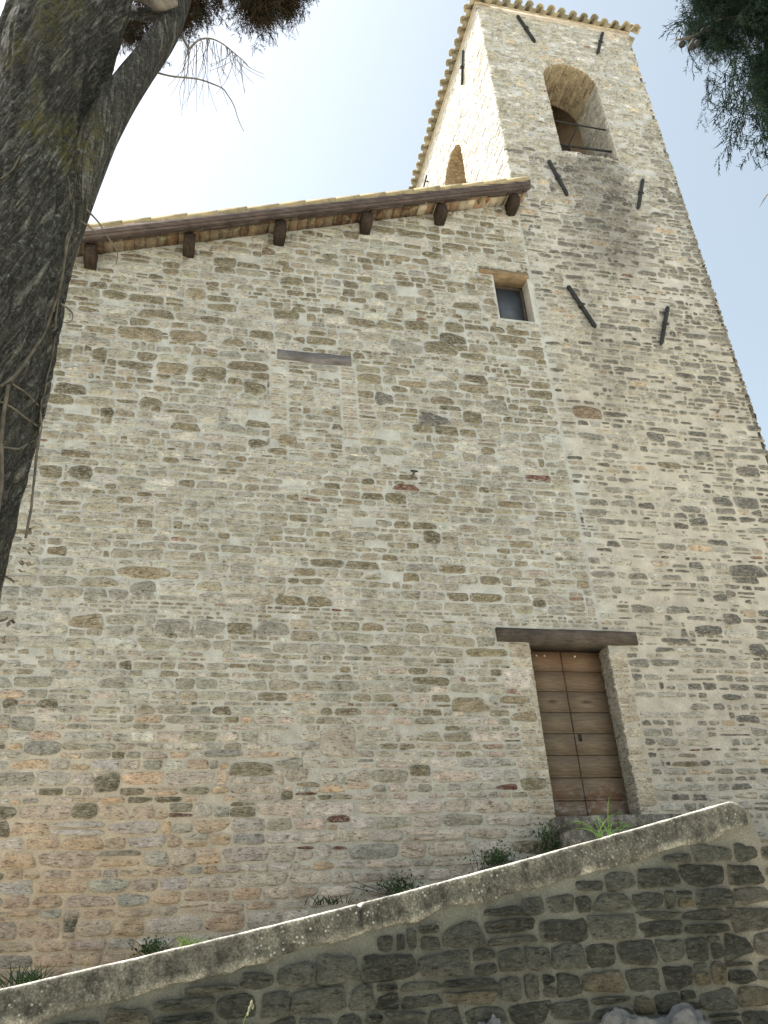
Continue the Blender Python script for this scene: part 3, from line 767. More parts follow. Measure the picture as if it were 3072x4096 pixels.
# front face
tf = front(YW)
lowx = XT
grid_wall(mb, tf, np.arange(XT, XR+.001, .1), np.arange(.9, ZT+.01, .1), [(XT, DOOR[1], DOOR[2], DOOR[3]), hole(ARC)], tower_mortar, 0, .010, 7)
arch_fill(tf, ARC, tower_mortar, hole(ARC)[3])
ahole = []
for i in range(10):                                            # stepped clearance round the arch
    z0 = ARC['spring']+ARC['r']*i/10; hw = math.sqrt(max(0, 1-(i/10)**2))*ARC['r']
    ahole.append((ARC['c']-hw-.01, ARC['c']+hw+.01, z0, z0+ARC['r']/10+.02))
th_ = [(DOOR[0]-.3, DOOR[1]+.24, DOOR[2]-.02, DOOR[3]+.0), (LINT[0], LINT[1]+.02, LINT[2]-.02, LINT[3]+.02), (ARC['c']-ARC['r']-.005, ARC['c']+ARC['r']+.005, ARC['sill']-.0, ARC['spring'])] + ahole + [s[0] for s in spec_t]
for z0, z1, hr, jt, gp, h in ((.9, 9.6, (.075, .15), (.020, .050), .08, .017), (9.6, 14.6, (.08, .155), (.018, .045), .06, .022), (14.6, ZT-.16, (.08, .16), (.010, .028), .02, .024)):
    cc, kk = courses(XT+.004, XR, z0, z1, rng, hr, (1.2, 3.6), jt, tower_col, holes=th_, p_gap=gp, edge=(.014 if z0 > 12 else 0, .028), wmax=.5)
    stones(mb, cc, kk, tf, h, rng, 1, .02, 5, mort=tower_mortar, smear=.9)
stones(mb, [s[0] for s in spec_t], [s[1] for s in spec_t], tf, .025, rng, 1, 0, 0, (2.8, 6), mort=tower_mortar, smear=.6)
cc, kk = courses(DOOR[1], DOOR[1]+.24, DOOR[2], DOOR[3]-.02, rng, (.06, .15), (1.5, 4), (.008, .02), jamb_col, edge=(.004, 0), p_gap=0, p_split=.3)
stones(mb, cc, kk, tf, .012, rng, 1, 0, 0, (4, 8))
# ring of voussoirs over the front arch
vc, vk = [], []
mpv = lambda s, rr, n: np.stack([ARC['c']+rr*np.cos(s), YW-n, ARC['spring']+rr*np.sin(s)], 1)
s0 = .1
while s0 < PI-.1:
    w = rng.uniform(.12, .2); vc.append((s0+.012, s0+w-.012, ARC['r']+.008, ARC['r']+rng.uniform(.16, .26))); vk.append(mixc(GRY, WHT, rng.uniform(.1, .8))); s0 += w
stones(mb, vc, vk, mpv, .014, rng, 1, 0, 0, (4, 7))
# plaster band under the eaves
mb.box((XT-.02, YW-.022, ZT-.17), (XR+.02, YW+.05, ZT+.02), (.50, .455, .39), 0)
mb.box((XT-.022, YW-.02, ZT-.17), (XT+.04, TB+.02, ZT+.02), (.52, .50, .46), 0)
# pale block at the belfry sill
stones(mb, [(6.80, 7.20, 15.74, 15.862)], [(.56, .55, .51)], tf, .014, rng, 1, 0, 0, (7, 9))
# left face
lf = lambda u, v, n: np.stack([XT-n, u, v], 1)
lmort = lambda u, v: np.tile(np.array((.64, .62, .57)), (len(u), 1))  # mortar brightened: the sun's glare on this face is put into the colour
grid_wall(mb, lf, np.arange(YW, TB+.001, .12), np.arange(8.0, ZT+.01, .12), [hole(ARL)], lmort, 0, .010, 9)
arch_fill(lf, ARL, lmort, hole(ARL)[3])
ah2 = [(ARL['c']-ARL['r'], ARL['c']+ARL['r'], ARL['sill'], ARL['spring'])]
for i in range(8):
    z0 = ARL['spring']+ARL['r']*i/8; hw = math.sqrt(max(0, 1-(i/8)**2))*ARL['r']
    ah2.append((ARL['c']-hw-.01, ARL['c']+hw+.01, z0, z0+ARL['r']/8+.02))
lcol = lambda u, v, r, w, h: mixc((.62, .60, .55), BEI*1.2, r.random()*.5)*r.uniform(.85, 1.1)  # stones brightened likewise for the sunlit face
cc, kk = courses(YW, TB, 12.6, ZT-.16, rng, (.07, .14), (1.6, 4.5), (.010, .022), lcol, holes=ah2, edge=(.012, .02), p_gap=.03, wmax=.5)
stones(mb, cc, kk, lf, .017, rng, 1, .02, 5, mort=lmort)
# right and back faces
rf_ = lambda u, v, n: np.stack([XR+n, u, v], 1)
grid_wall(mb, rf_, np.arange(YW, TB+.001, .3), np.arange(.9, ZT+.01, .3), [], lambda u, v: np.tile(np.array((.47, .42, .35)), (len(u), 1)), 0, .010, 9)
cc, kk = courses(YW, TB, .9, ZT-.1, rng, (.12, .2), (1.4, 3.5), (.03, .06), lambda u, v, r, w, h: mixc(GRY, DRK, r.random()), edge=(.02, .02), wmax=.6)
stones(mb, cc, kk, rf_, .024, rng, 1, .02, 5)
mb.box((XT+.03, TB-.02, .9), (XR-.03, TB, ZT), (.47, .42, .35), 0)
arch_tunnel(lambda u, v, d: np.stack([u, YW+d, v], 1), ARC, soff_col, jambt_col)
arch_tunnel(lambda u, v, d: np.stack([XT+d, u, v], 1), ARL, jambl_col, jambl_col)
# inside of the bell chamber: brown brick back wall, right wall, plank ceiling
ib = lambda u, v, n: np.stack([u, TB-.9-n, v], 1)
brown = lambda u, v: np.tile(np.array((.38, .30, .215)), (len(u), 1))
grid_wall(mb, ib, np.arange(XT+WT, XR-WT+.001, .16), np.arange(14, ZT+.01, .16), [], brown, 0, .01, 3)
cc, kk = courses(XT+WT, XR-WT, 15, ZT, rng, (.06, .09), (2.5, 4), (.012, .02), lambda u, v, r, w, h: mixc((.40, .31, .22), (.29, .22, .155), r.random()), p_gap=.03)
stones(mb, cc, kk, ib, .008, rng, 1, 0, 0, (5, 8))
def innerwall(xf, A):
    mp = lambda u, v, n: np.stack([np.full_like(u, xf), u, v], 1)
    grid_wall(mb, mp, np.arange(YW+WT, TB-.9+.001, .3), np.arange(14, ZT+.01, .3), [hole(A)] if A else [], brown, 0, 0, 3)
    if A: arch_fill(mp, A, brown, hole(A)[3])
innerwall(XT+WT, ARL); innerwall(XR-WT, None)
mp = lambda u, v, n: np.stack([u, np.full_like(u, YW+WT), v], 1)
grid_wall(mb, mp, np.arange(XT+WT-.03, XR-WT+.001, .3), np.arange(14, ZT+.01, .3), [hole(ARC)], brown, 0, 0, 3); arch_fill(mp, ARC, brown, hole(ARC)[3])
mb.box((XT+.3, YW+.3, ZT-.25), (XR-.3, TB-.3, ZT-.2), (.26, .18, .12), 0)
mb.box((XT+.3, YW+.3, 14.9), (XR-.3, TB-.3, 15.0), (.2, .16, .12), 0)
mb.build('wall', [M['mortar'], M['stone_tower']], tower, True)

# tower roof: hipped, covered with rows of half-round tiles whose ends scallop the eaves
rt = MB(); EV = .13; ze = ZT-.01; sl = .36
x0, x1, y0, y1 = XT-EV, XR+EV, YW-EV, TB+EV
hw = (x1-x0)/2; ra = ze+sl*hw; xm = (x0+x1)/2
ei = EV-.05; zi = ze+sl*ei
V = [(x0+ei, y0+ei, zi), (x1-ei, y0+ei, zi), (x1-ei, y1-ei, zi), (x0+ei, y1-ei, zi), (xm, y0+hw, ra), (xm, y1-hw, ra)]
V2 = [(p[0], p[1], p[2]-.03) for p in V[:4]]
rt.add(V+V2, [(0, 1, 4), (1, 2, 5, 4), (2, 3, 5), (3, 0, 4, 5), (9, 8, 7, 6), (0, 6, 7, 1), (1, 7, 8, 2), (2, 8, 9, 3), (3, 9, 6, 0)], (.40, .33, .24))
P_ = .25
def tile_row(px, py, dx, dy, ln):
    """one column of tiles up the slope from the eave point (px, py) in direction (dx, dy)"""
    c = np.array(TC[r3.integers(0, 5)])*r3.uniform(.85, 1.2)
    j = r3.uniform(-.03, .03); px += r3.normal(0, .010)*abs(dy); py += r3.normal(0, .010)*abs(dx); q0 = np.array([px-dx*(.09+j), py-dy*(.09+j), ze+.012-sl*.09+r3.uniform(-.006, .008)])
    q1 = np.array([px+dx*ln, py+dy*ln, ze+sl*ln+.03])
    mid = q0+(q1-q0)*min(1, .45/max(ln, .1))
    coppo(rt, q0, mid, (0, 0, 1), .088, .075, c, .013)
    if ln > .5: coppo(rt, mid+(q0-mid)*.05+np.array((0, 0, .02)), q1, (0, 0, 1), .1, .09, c*.95)
def pan(px, py, dx, dy, ln):
    c = np.array(TC[r3.integers(0, 5)])*r3.uniform(.8, 1.1); ln = min(ln, .5)
    q0 = np.array([px-dx*.07, py-dy*.07, ze+.075-sl*.07]); q1 = np.array([px+dx*ln, py+dy*ln, ze+sl*ln+.085])
    coppo(rt, q0, q1, (0, 0, -1), .095, .085, c)
nx = int(round((x1-x0)/P_))
for i in range(nx+1):
    px = x0+(x1-x0)*i/nx; ln = max(.12, min(px-x0, x1-px))
    tile_row(px, y0, 0, 1, ln); tile_row(px, y1, 0, -1, ln)
    if i < nx: pan(px+P_/2, y0, 0, 1, max(.1, ln-.1))
ny = int(round((y1-y0)/P_))
for i in range(ny+1):
    py = y0+(y1-y0)*i/ny; ln = max(.12, min(hw, py-y0, y1-py))
    tile_row(x0, py, 1, 0, ln); tile_row(x1, py, -1, 0, ln)
    if i < ny: pan(x0, py+P_/2, 1, 0, max(.1, ln-.1))
rt.build('roof', M['tile'], tower, True)

# iron tie-bar anchors, each a flat bar with a wedge through the eye in the middle
def tie_bar(p, q, nrm, name='tie_bar'):
    p = np.array(p, float); q = np.array(q, float); nrm = np.array(nrm, float)
    d = q-p; ln = np.linalg.norm(d); d /= ln; s = np.cross(d, nrm); b = MB()
    def bar(a, l, w, th, off):
        c0 = p+d*a+nrm*off; V = []
        for e, ww in ((0, w*.8), (.04, w), (l-.05, w), (l, w*.35)):
            for (i, j) in ((-1, 0), (1, 0), (1, 1), (-1, 1)): V.append(c0+d*e+s*i*ww/2+nrm*j*th)
        F = [(4*k+j, 4*k+(j+1) % 4, 4*k+4+(j+1) % 4, 4*k+4+j) for k in range(3) for j in range(4)]+[(3, 2, 1, 0), (12, 13, 14, 15)]
        b.add(V, F)
    bar(0, ln, .062, .04, .03)
    m = p+d*ln*.48
    b.tube([m+nrm*-.05, m+nrm*.095], .035, 8)
    b.tube([m+nrm*.075-s*.06, m+nrm*.075+s*.06], .016, 6)
    return b.build(name, M['iron'], tower)
for (a, b) in (((6.47, 20.12), (6.74, 19.25)), ((8.48, 20.12), (8.19, 19.28)), ((6.41, 15.42), (6.63, 14.51)), ((8.35, 15.31), (8.05, 14.43)),
               ((6.22, 12.18), (6.56, 11.30)), ((8.06, 11.98), (7.72, 11.09))):
    tie_bar((a[0], YW, a[1]), (b[0], YW, b[1]), (0, -1, 0))
tie_bar((XT, 10.92, 20.1), (XT, 11.25, 19.35), (-1, 0, 0))
b = MB(); b.tube([(XT+.02, 14.1, 19.62), (XT-.10, 14.1, 19.62)], .02, 6); b.tube([(XT-.08, 13.95, 19.66), (XT-.08, 14.3, 19.58)], .022, 6); b.build('clamp', M['iron'], tower)
for (p, q, r) in (((6.70, YW+.10, 16.90), (8.05, YW+.10, 16.88), .018), ((6.70, YW+.12, 16.19), (8.06, YW+.12, 16.25), .024), ((7.33, YW+.12, 16.84), (7.33, TB-.9, 16.84), .018)):
    b = MB(); b.tube([p, q], r, 6); b.build('iron_rod', M['iron'], tower)
b = MB(); b.box((6.5, YW+.70, 16.86), (7.45, YW+.86, 17.02)); b.build('bell_beam', M['wood_beam'], tower)

# ------------------------------------------------------------------ retaining wall with sloping coping
YP = 7.4; TH = .38
pl, pr = atY(0, 3958, YP), atY(2950, 3198, YP)
SLP = (pr[2]-pl[2])/(pr[0]-pl[0])
bowl = lambda x: -.045*np.sin(PI*np.clip((np.asarray(x, float)-pl[0])/(pr[0]-pl[0]), -.2, 1))
ctop = lambda x: pl[2]+SLP*(np.asarray(x, float)-pl[0])+bowl(x)
XE = float(pr[0])+.03
XW0 = -9.0
LOWT = float(atY(3030, 3372, YP)[2])                          # top of the low wall beyond the coping's end
rwall = thing('retaining_wall', 'dark mossy stone retaining wall with sloping concrete coping along the ramp', 'wall', (2, 7.6, 0))
rng = np.random.default_rng(31)
mb = MB(); pf = front(YP)
XRR = 13.0
wtop = lambda x: np.where(np.asarray(x, float) < XE+.05, ctop(x)-.12, LOWT)
def wmort(u, v):
    c = mixc((.150, .152, .124), (.38, .34, .265), np.clip((u-4.5)/1.2, 0, 1)*np.clip(.35+(2.9-v)/1.0, 0, 1))  # yellowish mortar at the right end, its warm lighting put into the colour
    return c*(1+.25*vnoise(u*1.7, v*1.7, 8, 3))[:, None]
def wcol(u, v, r, w, h):
    q = r.random()
    c = mixc((.024, .026, .020), (.072, .075, .060), r.random())
    if q > .91: c = mixc((.105, .092, .058), (.08, .073, .052), r.random())
    warm = np.clip((u-4.9)/1.0, 0, 1)  # stones at the right end take the same painted warm light
    return mixc(c, (.24, .20, .15), warm*r.uniform(.1, .9))
grid_wall(mb, pf, np.arange(XW0, XRR+.001, .05), np.arange(0, 3.6, .05), [], wmort, 0, .022, 15, wtop)
cc, kk = courses(XW0, XE+.04, .2, 3.4, rng, (.12, .21), (1.0, 2.6), (.010, .036), wcol, vtop=lambda x: ctop(x)-.26, p_gap=.02, p_split=.14, wmax=.45)
stones(mb, cc, kk, pf, .040, rng, 1, .02, 4, (3.5, 9), depth=.02, mort=wmort, smear=.4)
cc, kk = courses(XE+.04, XRR, .2, LOWT, rng, (.10, .19), (1.3, 3), (.03, .07), wcol, p_gap=.08, wmax=.5)
stones(mb, cc, kk, pf, .03, rng, 1, .03, 4, (3, 8), depth=.02, mort=wmort, smear=.9)
# top and back of the wall
mb.box((XE+.05, YP+.002, LOWT-.5), (XRR, YP+.35, LOWT+.012), (.40, .36, .28), 0)
xb = np.linspace(XW0, XE, 30)
V = np.concatenate([np.stack([xb, np.full(30, YP+TH), ctop(xb)-.05], 1), np.stack([xb, np.full(30, YP+TH), np.zeros(30)], 1)])
mb.add(V, [(i+1, i, 30+i, 31+i) for i in range(29)], (.25, .24, .2), 0)
mb.build('wall', [M['mortar'], M['stone_wall']], rwall, True)
# coping: rendered band with ragged lower edge, worn rounded nose
cp = MB(); nx = 900; xs = np.linspace(XW0, XE, nx)
wav = .007*vnoise(xs*1.1, xs*0, 51, 3)+.003*vnoise(xs*9, xs*0, 53, 3)
endr = np.clip((xs-(XE-.16))/.16, 0, 1); drop = .10*endr**2.2
XCR = float(atY(1437, 3598, YP)[0]); crk = np.exp(-((xs-XCR)/.018)**2)
top = ctop(xs)+wav-drop-.028*crk
bot = ctop(xs)-.240-.045*vnoise(xs*1.3, xs*0, 61, 3)-.04*vnoise(xs*5, xs*0, 63, 4)-.03*np.clip((1.5-xs)/2, 0, 1)
rows = [(.00, 'b', -.004), (.0, 'b', .020), (.25, 'm', .026), (.5, 'm', .030), (.75, 'm', .032), (0, 't', .034)]
V = []; Cc = []
base_c = mixc((.070, .069, .054), (.120, .117, .095), np.clip(.5+.5*vnoise(xs*.8, xs*0, 71, 3), 0, 1))
def addrow(y, z, c): V.append(np.stack([xs, y, z], 1)); Cc.append(c)
n1 = lambda q: .006*vnoise(xs*11, xs*0+q*1.7, 81, 4)
base_c = base_c*(1-.7*crk[:, None])
addrow(np.full(nx, YP+.02), bot+.002, base_c); 
pale = np.clip(vnoise(xs*1.9, xs*0, 91, 3)*2.2+.25, 0, 1)
addrow(YP-.018+n1(0), bot, mixc(base_c, (.22, .21, .17), pale)); 
for q, f in enumerate((.12, .3, .5, .7, .9)):
    z = bot+(top-.024-bot)*f
    addrow(YP-.026+n1(q+1)-.003*f, z, mixc(base_c, (.22, .21, .17), pale*(.8 if q == 0 else .0)))
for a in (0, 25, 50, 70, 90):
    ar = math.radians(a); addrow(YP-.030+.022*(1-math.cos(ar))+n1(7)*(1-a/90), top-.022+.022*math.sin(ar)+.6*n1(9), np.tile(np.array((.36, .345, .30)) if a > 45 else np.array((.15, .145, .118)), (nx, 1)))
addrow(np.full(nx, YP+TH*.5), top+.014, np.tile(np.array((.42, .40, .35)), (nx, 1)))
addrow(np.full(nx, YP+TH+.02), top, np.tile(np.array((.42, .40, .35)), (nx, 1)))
addrow(np.full(nx, YP+TH+.02), top-.2, base_c)
R = len(V); V = np.concatenate(V); Cc = np.concatenate(Cc)
F = np.array([(q*nx+i, q*nx+i+1, (q+1)*nx+i+1, (q+1)*nx+i) for q in range(R-1) for i in range(nx-1)])
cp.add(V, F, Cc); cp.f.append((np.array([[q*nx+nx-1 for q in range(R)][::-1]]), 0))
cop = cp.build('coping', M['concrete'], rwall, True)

# ramp and landing behind the wall, ground in front
rm = MB()
rz = lambda x: np.minimum(2.82, ctop(x)-.34)
xs = np.linspace(XW0, 5.3, 30); ys = (YP+TH+.01, 9.97)
V = np.concatenate([np.stack([xs, np.full(30, y), rz(xs)], 1) for y in ys]); rm.add(V, [(i, i+1, 31+i, 30+i) for i in range(29)])
rm.add([(5.3, YP+.36, 2.82), (13, YP+.36, 2.82), (13, 9.97, 2.82), (5.3, 9.97, 2.82)], [(0, 1, 2, 3)])
o = rm.build('path', M['ramp']); o['kind'] = 'structure'
gr = MB()
gs = np.concatenate([-np.geomspace(1500, 14, 14), np.arange(-12, 16.1, .5), np.geomspace(18, 1500, 14)])
gy = np.concatenate([-np.geomspace(1500, 9, 14), np.arange(-8, 7.9, .4), np.geomspace(8.2, 1500, 16)])
U, W = np.meshgrid(gs, gy, indexing='ij')
sm = np.clip((W-3.6)/3.2, 0, 1); sm = sm*sm*(3-2*sm)
Z = 1.12*sm + .05*vnoise(U*.7, W*.7, 5, 3)*(np.abs(U) < 40)
Z = np.where((W > 9), .8, Z)
nu, nv = len(gs), len(gy)
gr.add(np.stack([U.ravel(), W.ravel(), Z.ravel()], 1), np.array([(i*nv+j, (i+1)*nv+j, (i+1)*nv+j+1, i*nv+j+1) for i in range(nu-1) for j in range(nv-1)]))
o = gr.build('ground', M['ground'], None, True); o['kind'] = 'structure'
gz = lambda x, y: 1.12*(lambda s: s*s*(3-2*s))(min(1, max(0, (y-3.6)/3.2)))

# boulders at the foot of the wall
def boulder(name, label, cen, size, seed, amp=.28):
    import bmesh
    bm = bmesh.new(); bmesh.ops.create_icosphere(bm, subdivisions=6, radius=1)
    for v in bm.verts:
        d = v.co.normalized(); q = d+Vector((seed*3.1, seed, 0))
        r = 1+amp*mnoise.fractal(q*1.6, 1, 2, 3)+.5*amp*abs(mnoise.fractal(q*4.2, 1, 2, 4))+.16*amp*mnoise.fractal(q*14, 1, 2, 3)
        pn = (abs(d.x)**5+abs(d.y)**5+abs(d.z)**5)**(-.2); r *= pn*.92
        v.co = Vector((d.x*r*size[0], d.y*r*size[1], d.z*r*size[2]))
    me = bpy.data.meshes.new(name); bm.to_mesh(me); bm.free()
    me.polygons.foreach_set('use_smooth', np.ones(len(me.polygons), dtype=bool))
    me.materials.append(M['rock']); o = bpy.data.objects.new(name, me); COL.objects.link(o); o.location = cen
    return tag(o, label, 'boulder')
p = atY(2620, 4085, 7.3); boulder('boulder', 'big rough grey boulder at the foot of the dark retaining wall', (p[0], 7.33, p[2]-.40), (.48, .15, .45), 3)
p = atY(1962, 4096, 7.3); boulder('boulder', 'small pale grey rock tip left of the big boulder', (p[0], 7.33, p[2]-.215), (.10, .09, .23), 8)

# ------------------------------------------------------------------ cypress foliage
def sprig_template(seed, n1=11, n2=6, L=.30, sp=.5):
    """flattened cypress spray: stem, side branchlets, fine twiglets - thin tapered strips"""
    r = np.random.default_rng(seed); segs = []
    def strip(p, d, l, w):
        segs.append((p, p+d*l, w))
    up = np.array([0, 0, 1.0])
    stem = [np.zeros(3)]; d = np.array([0.0, 0, -1])
    for i in range(n1):
        d = d+r.normal(0, .10, 3); d /= np.linalg.norm(d)
        p = stem[-1]; l = L/n1; segs.append((p, p+d*l, .0032*(1-.5*i/n1))); stem.append(p+d*l)
        side = 1 if i % 2 else -1
        sd = np.array([side, r.normal(0, .45), r.uniform(-.9, -.35)]); sd /= np.linalg.norm(sd)
        bl = L*.42*(1-.55*i/n1)*r.uniform(.7, 1.2); q = stem[-1].copy(); e = sd.copy()
        for j in range(n2):
            e = e+np.array([0, 0, -.16])+r.normal(0, .09, 3); e /= np.linalg.norm(e)
            segs.append((q, q+e*bl/n2, .0024*(1-.4*j/n2))); q = q+e*bl/n2
            for s2 in (-1, 1):
                f = e+np.cross(e, np.array([0, 1.0, 0]))*s2*.8+r.normal(0, .25, 3); f /= np.linalg.norm(f)
                segs.append((q, q+f*bl*.32*r.uniform(.6, 1.2), .0019))
    A = np.array([s[0] for s in segs]); B = np.array([s[1] for s in segs]); W = np.array([s[2] for s in segs])
    D = B-A; D /= np.linalg.norm(D, axis=1)[:, None]+1e-9
    S = np.cross(D, r.normal(0, 1, D.shape)); S /= np.linalg.norm(S, axis=1)[:, None]+1e-9
    V = np.stack([A-S*W[:, None], A+S*W[:, None], B+S*W[:, None]*.55, B-S*W[:, None]*.55], 1)
    return V.reshape(-1, 3), np.arange(len(segs)*4).reshape(-1, 4)
TPL = [sprig_template(s) for s in range(6)]
def add_sprigs(mb, pts, rng, scale=(.7, 1.3), spread=.5, pal=None, outd=None):
    for i, p in enumerate(pts):
        v, f = TPL[rng.integers(0, len(TPL))]; s = rng.uniform(*scale)
        a = rng.uniform(0, 2*PI); ca, sa = math.cos(a), math.sin(a)
        R1 = np.array([[ca, -sa, 0], [sa, ca, 0], [0, 0, 1]])
        d = np.array([0, 0, -1.0])+rng.normal(0, spread, 3)
        if outd is not None: d = d+outd[i]
        d /= np.linalg.norm(d); z = -d; x = np.cross(z, [0.3, 1, .2]); x /= np.linalg.norm(x); y = np.cross(z, x)
        R2 = np.stack([x, y, z], 1)
        c = pal[rng.integers(0, len(pal))]*rng.uniform(.6, 1.35)
        mb.add((v*s)@R1.T@R2.T+p, f, c)
GRN = [np.array((.010, .021, .013)), np.array((.017, .029, .016)), np.array((.007, .016, .011))]
BRN = [np.array((.027, .018, .010)), np.array((.020, .016, .009)), np.array((.013, .016, .009)), np.array((.032, .020, .011))]

# left tree: lichened trunk close to the camera
tree = thing('cypress_tree', 'thick lichen covered cypress trunk leaning along the left edge', 'tree', (-.85, 2.75, 0))
r4 = np.random.default_rng(77)
cz = np.array([-.2, .6, 1.6, 2.6, 3.85, 4.86, 5.35, 5.8, 6.4, 7.5, 9.0, 11.0])
cxs = np.array([-1.10, -1.04, -.96, -.862, -.782, -.745, -.735, -.695, -.65, -.57, -.42, -.3])
cr = np.array([.50, .38, .325, .305, .29, .265, .262, .262, .255, .23, .18, .08])
NZ, NA = 700, 200
zs = np.linspace(-.2, 11, NZ); X0 = np.interp(zs, cz, cxs); R0 = np.interp(zs, cz, cr)
ker = np.ones(15)/15
X0 = np.convolve(np.pad(X0, 7, 'edge'), ker, 'valid'); R0 = np.convolve(np.pad(R0, 7, 'edge'), ker, 'valid')
A = np.arange(NA)*2*PI/NA; ZZ, AA = np.meshgrid(zs, A, indexing='ij')
tw = AA+ZZ*.35
D1 = .034*vnoise(np.cos(tw)*1.6+5, np.sin(tw)*1.6+ZZ*.25, 3, 2)+.026*vnoise(np.cos(tw)*5+9, np.sin(tw)*5+ZZ*.55, 5, 3)+.014*vnoise(np.cos(tw)*13, np.sin(tw)*13+ZZ*1.8, 9, 3)
D1 += .030*(np.abs(vnoise(np.cos(tw)*7, np.sin(tw)*7+ZZ*.9, 25, 3))-.3)
D1 += .018*vnoise(np.cos(AA)*9+ZZ*7, np.sin(AA)*9+ZZ*3, 15, 3)+.010*vnoise(np.cos(tw)*22, np.sin(tw)*22+ZZ*3, 19, 2)
RR = R0[:, None]*(1+.9*D1/.3)
V = np.stack([X0[:, None]+RR*np.cos(AA), 2.75+RR*np.sin(AA)+0*ZZ, ZZ], 2).reshape(-1, 3)
F = np.array([(i*NA+j, i*NA+(j+1) % NA, (i+1)*NA+(j+1) % NA, (i+1)*NA+j) for i in range(NZ-1) for j in range(NA)])
tk = MB(); tk.add(V, F, (1, 1, 1), 0, np.stack([(AA*.28).ravel(), ZZ.ravel()], 1))
tko = tk.build('trunk', M['bark'], tree, True)
bvh = BVHTree.FromPolygons([tuple(q) for q in V], [tuple(int(k) for k in q) for q in F])
# limb forking off to the right
def smooth_path(P, n):
    P = np.asarray(P, float); t = np.linspace(0, 1, len(P)); T = np.linspace(0, 1, n); out = np.stack([np.interp(T, t, P[:, k]) for k in range(P.shape[1])], 1)
    kk = max(3, n//8) | 1
    for _ in range(2): out = np.stack([np.convolve(np.pad(out[:, k], kk//2, 'reflect', reflect_type='odd'), np.ones(kk)/kk, 'valid') for k in range(out.shape[1])], 1)
    return out
def limb(name, P, rad, parent, mat, seed, n=70, na=30, amp=.10):
    Q = smooth_path(np.concatenate([np.asarray(P, float), np.asarray(rad, float)[:, None]], 1), n); pts, rr = Q[:, :3], Q[:, 3]
    t_ = np.gradient(pts, axis=0); t_ /= np.linalg.norm(t_, axis=1)[:, None]
    ln = np.concatenate([[0], np.cumsum(np.linalg.norm(np.diff(pts, axis=0), axis=1))])
    ref = np.array([0, 1.0, 0]); V = []; UV = []; a = np.arange(na)*2*PI/na
    for i in range(n):
        x = np.cross(t_[i], ref); x /= np.linalg.norm(x); y = np.cross(x, t_[i])
        r_ = rr[i]*(1+amp*vnoise(np.cos(a)*2+seed, np.sin(a)*2+ln[i]*1.5, seed, 3)+amp*.5*vnoise(np.cos(a)*6, np.sin(a)*6+ln[i]*2, seed+2, 2))
        V.append(pts[i]+r_[:, None]*(np.cos(a)[:, None]*x+np.sin(a)[:, None]*y)); UV.append(np.stack([a*rr[i], np.full(na, ln[i])], 1))
    b = MB(); F = [(i*na+j, i*na+(j+1) % na, (i+1)*na+(j+1) % na, (i+1)*na+j) for i in range(n-1) for j in range(na)]
    b.add(np.concatenate(V), np.array(F), (1, 1, 1), 0, np.concatenate(UV)); b.f.append((np.array([[(n-1)*na+j for j in range(na)]]), 0))
    return b.build(name, mat, parent, True)
lp = [atD(150, 1300, 2.98), atD(225, 1000, 2.86), atD(292, 790, 2.76), atD(362, 605, 2.70), atD(455, 420, 2.70), atD(545, 292, 2.73), atD(620, 205, 2.77), atD(680, 110, 2.80), atD(715, 5, 2.85), atD(760, -180, 2.95), atD(830, -420, 3.1)]
limb('limb', lp, [.06, .08, .085, .082, .083, .075, .068, .066, .064, .06, .05], tree, M['bark'], 4)
limb('limb', [atD(470, 20, 3.1), atD(560, 60, 3.0), atD(640, 60, 2.9), atD(690, -40, 2.85), atD(760, -200, 2.9)], [.03, .035, .04, .035, .02], tree, M['bark'], 7, 40, 14)
limb('limb', [atD(480, -30, 2.95), atD(570, -20, 2.8), atD(640, 25, 2.7), atD(700, 10, 2.72)], [.03, .03, .028, .02], tree, M['twig'], 9, 40, 14)
def px_tube(pts, d, r0, r1, n=None):
    P = np.array([atD(x, y, d+dd) for x, y, dd in [(q[0], q[1], q[2] if len(q) > 2 else 0) for q in pts]])
    n = n or max(8, len(pts)*5); Q = smooth_path(P, n); return Q, np.linspace(r0, r1, n)
tw = MB()
for pts, r0, r1 in (([(620, 288), (690, 308), (790, 312), (850, 335), (893, 352), (905, 372), (938, 420), (950, 475), (975, 525)], .0075, .0018),
                    ([(725, 140), (745, 175), (757, 205), (770, 180), (800, 150), (850, 150), (900, 178), (950, 225), (985, 250), (997, 272)], .011, .0015),
                    ([(755, 205), (752, 290), (725, 335), (718, 370), (725, 440)], .004, .001)):
    q, rr = px_tube(pts, 2.85, r0*.75, r1*.8); tw.tube(q, rr, 5)
for i in range(46):
    x0 = r4.uniform(735, 975); y0 = np.interp(x0, [735, 760, 830, 900, 975], [200, 190, 155, 185, 245])
    ln = r4.uniform(80, 300)*(1 if x0 < 860 else .55); bx = r4.normal(0, 40)
    pts = [(x0, y0, 0), (x0+bx*.2, y0+ln*.35, 0), (x0+bx*.6, y0+ln*.7, r4.normal(0, .04)), (x0+bx*1.3, y0+ln, r4.normal(0, .06))]
    q, rr = px_tube(pts, 2.85+r4.normal(0, .05), .0021, .0010, 8); tw.tube(q, rr, 3)
tw.build('twig', M['twig'], tree, True)
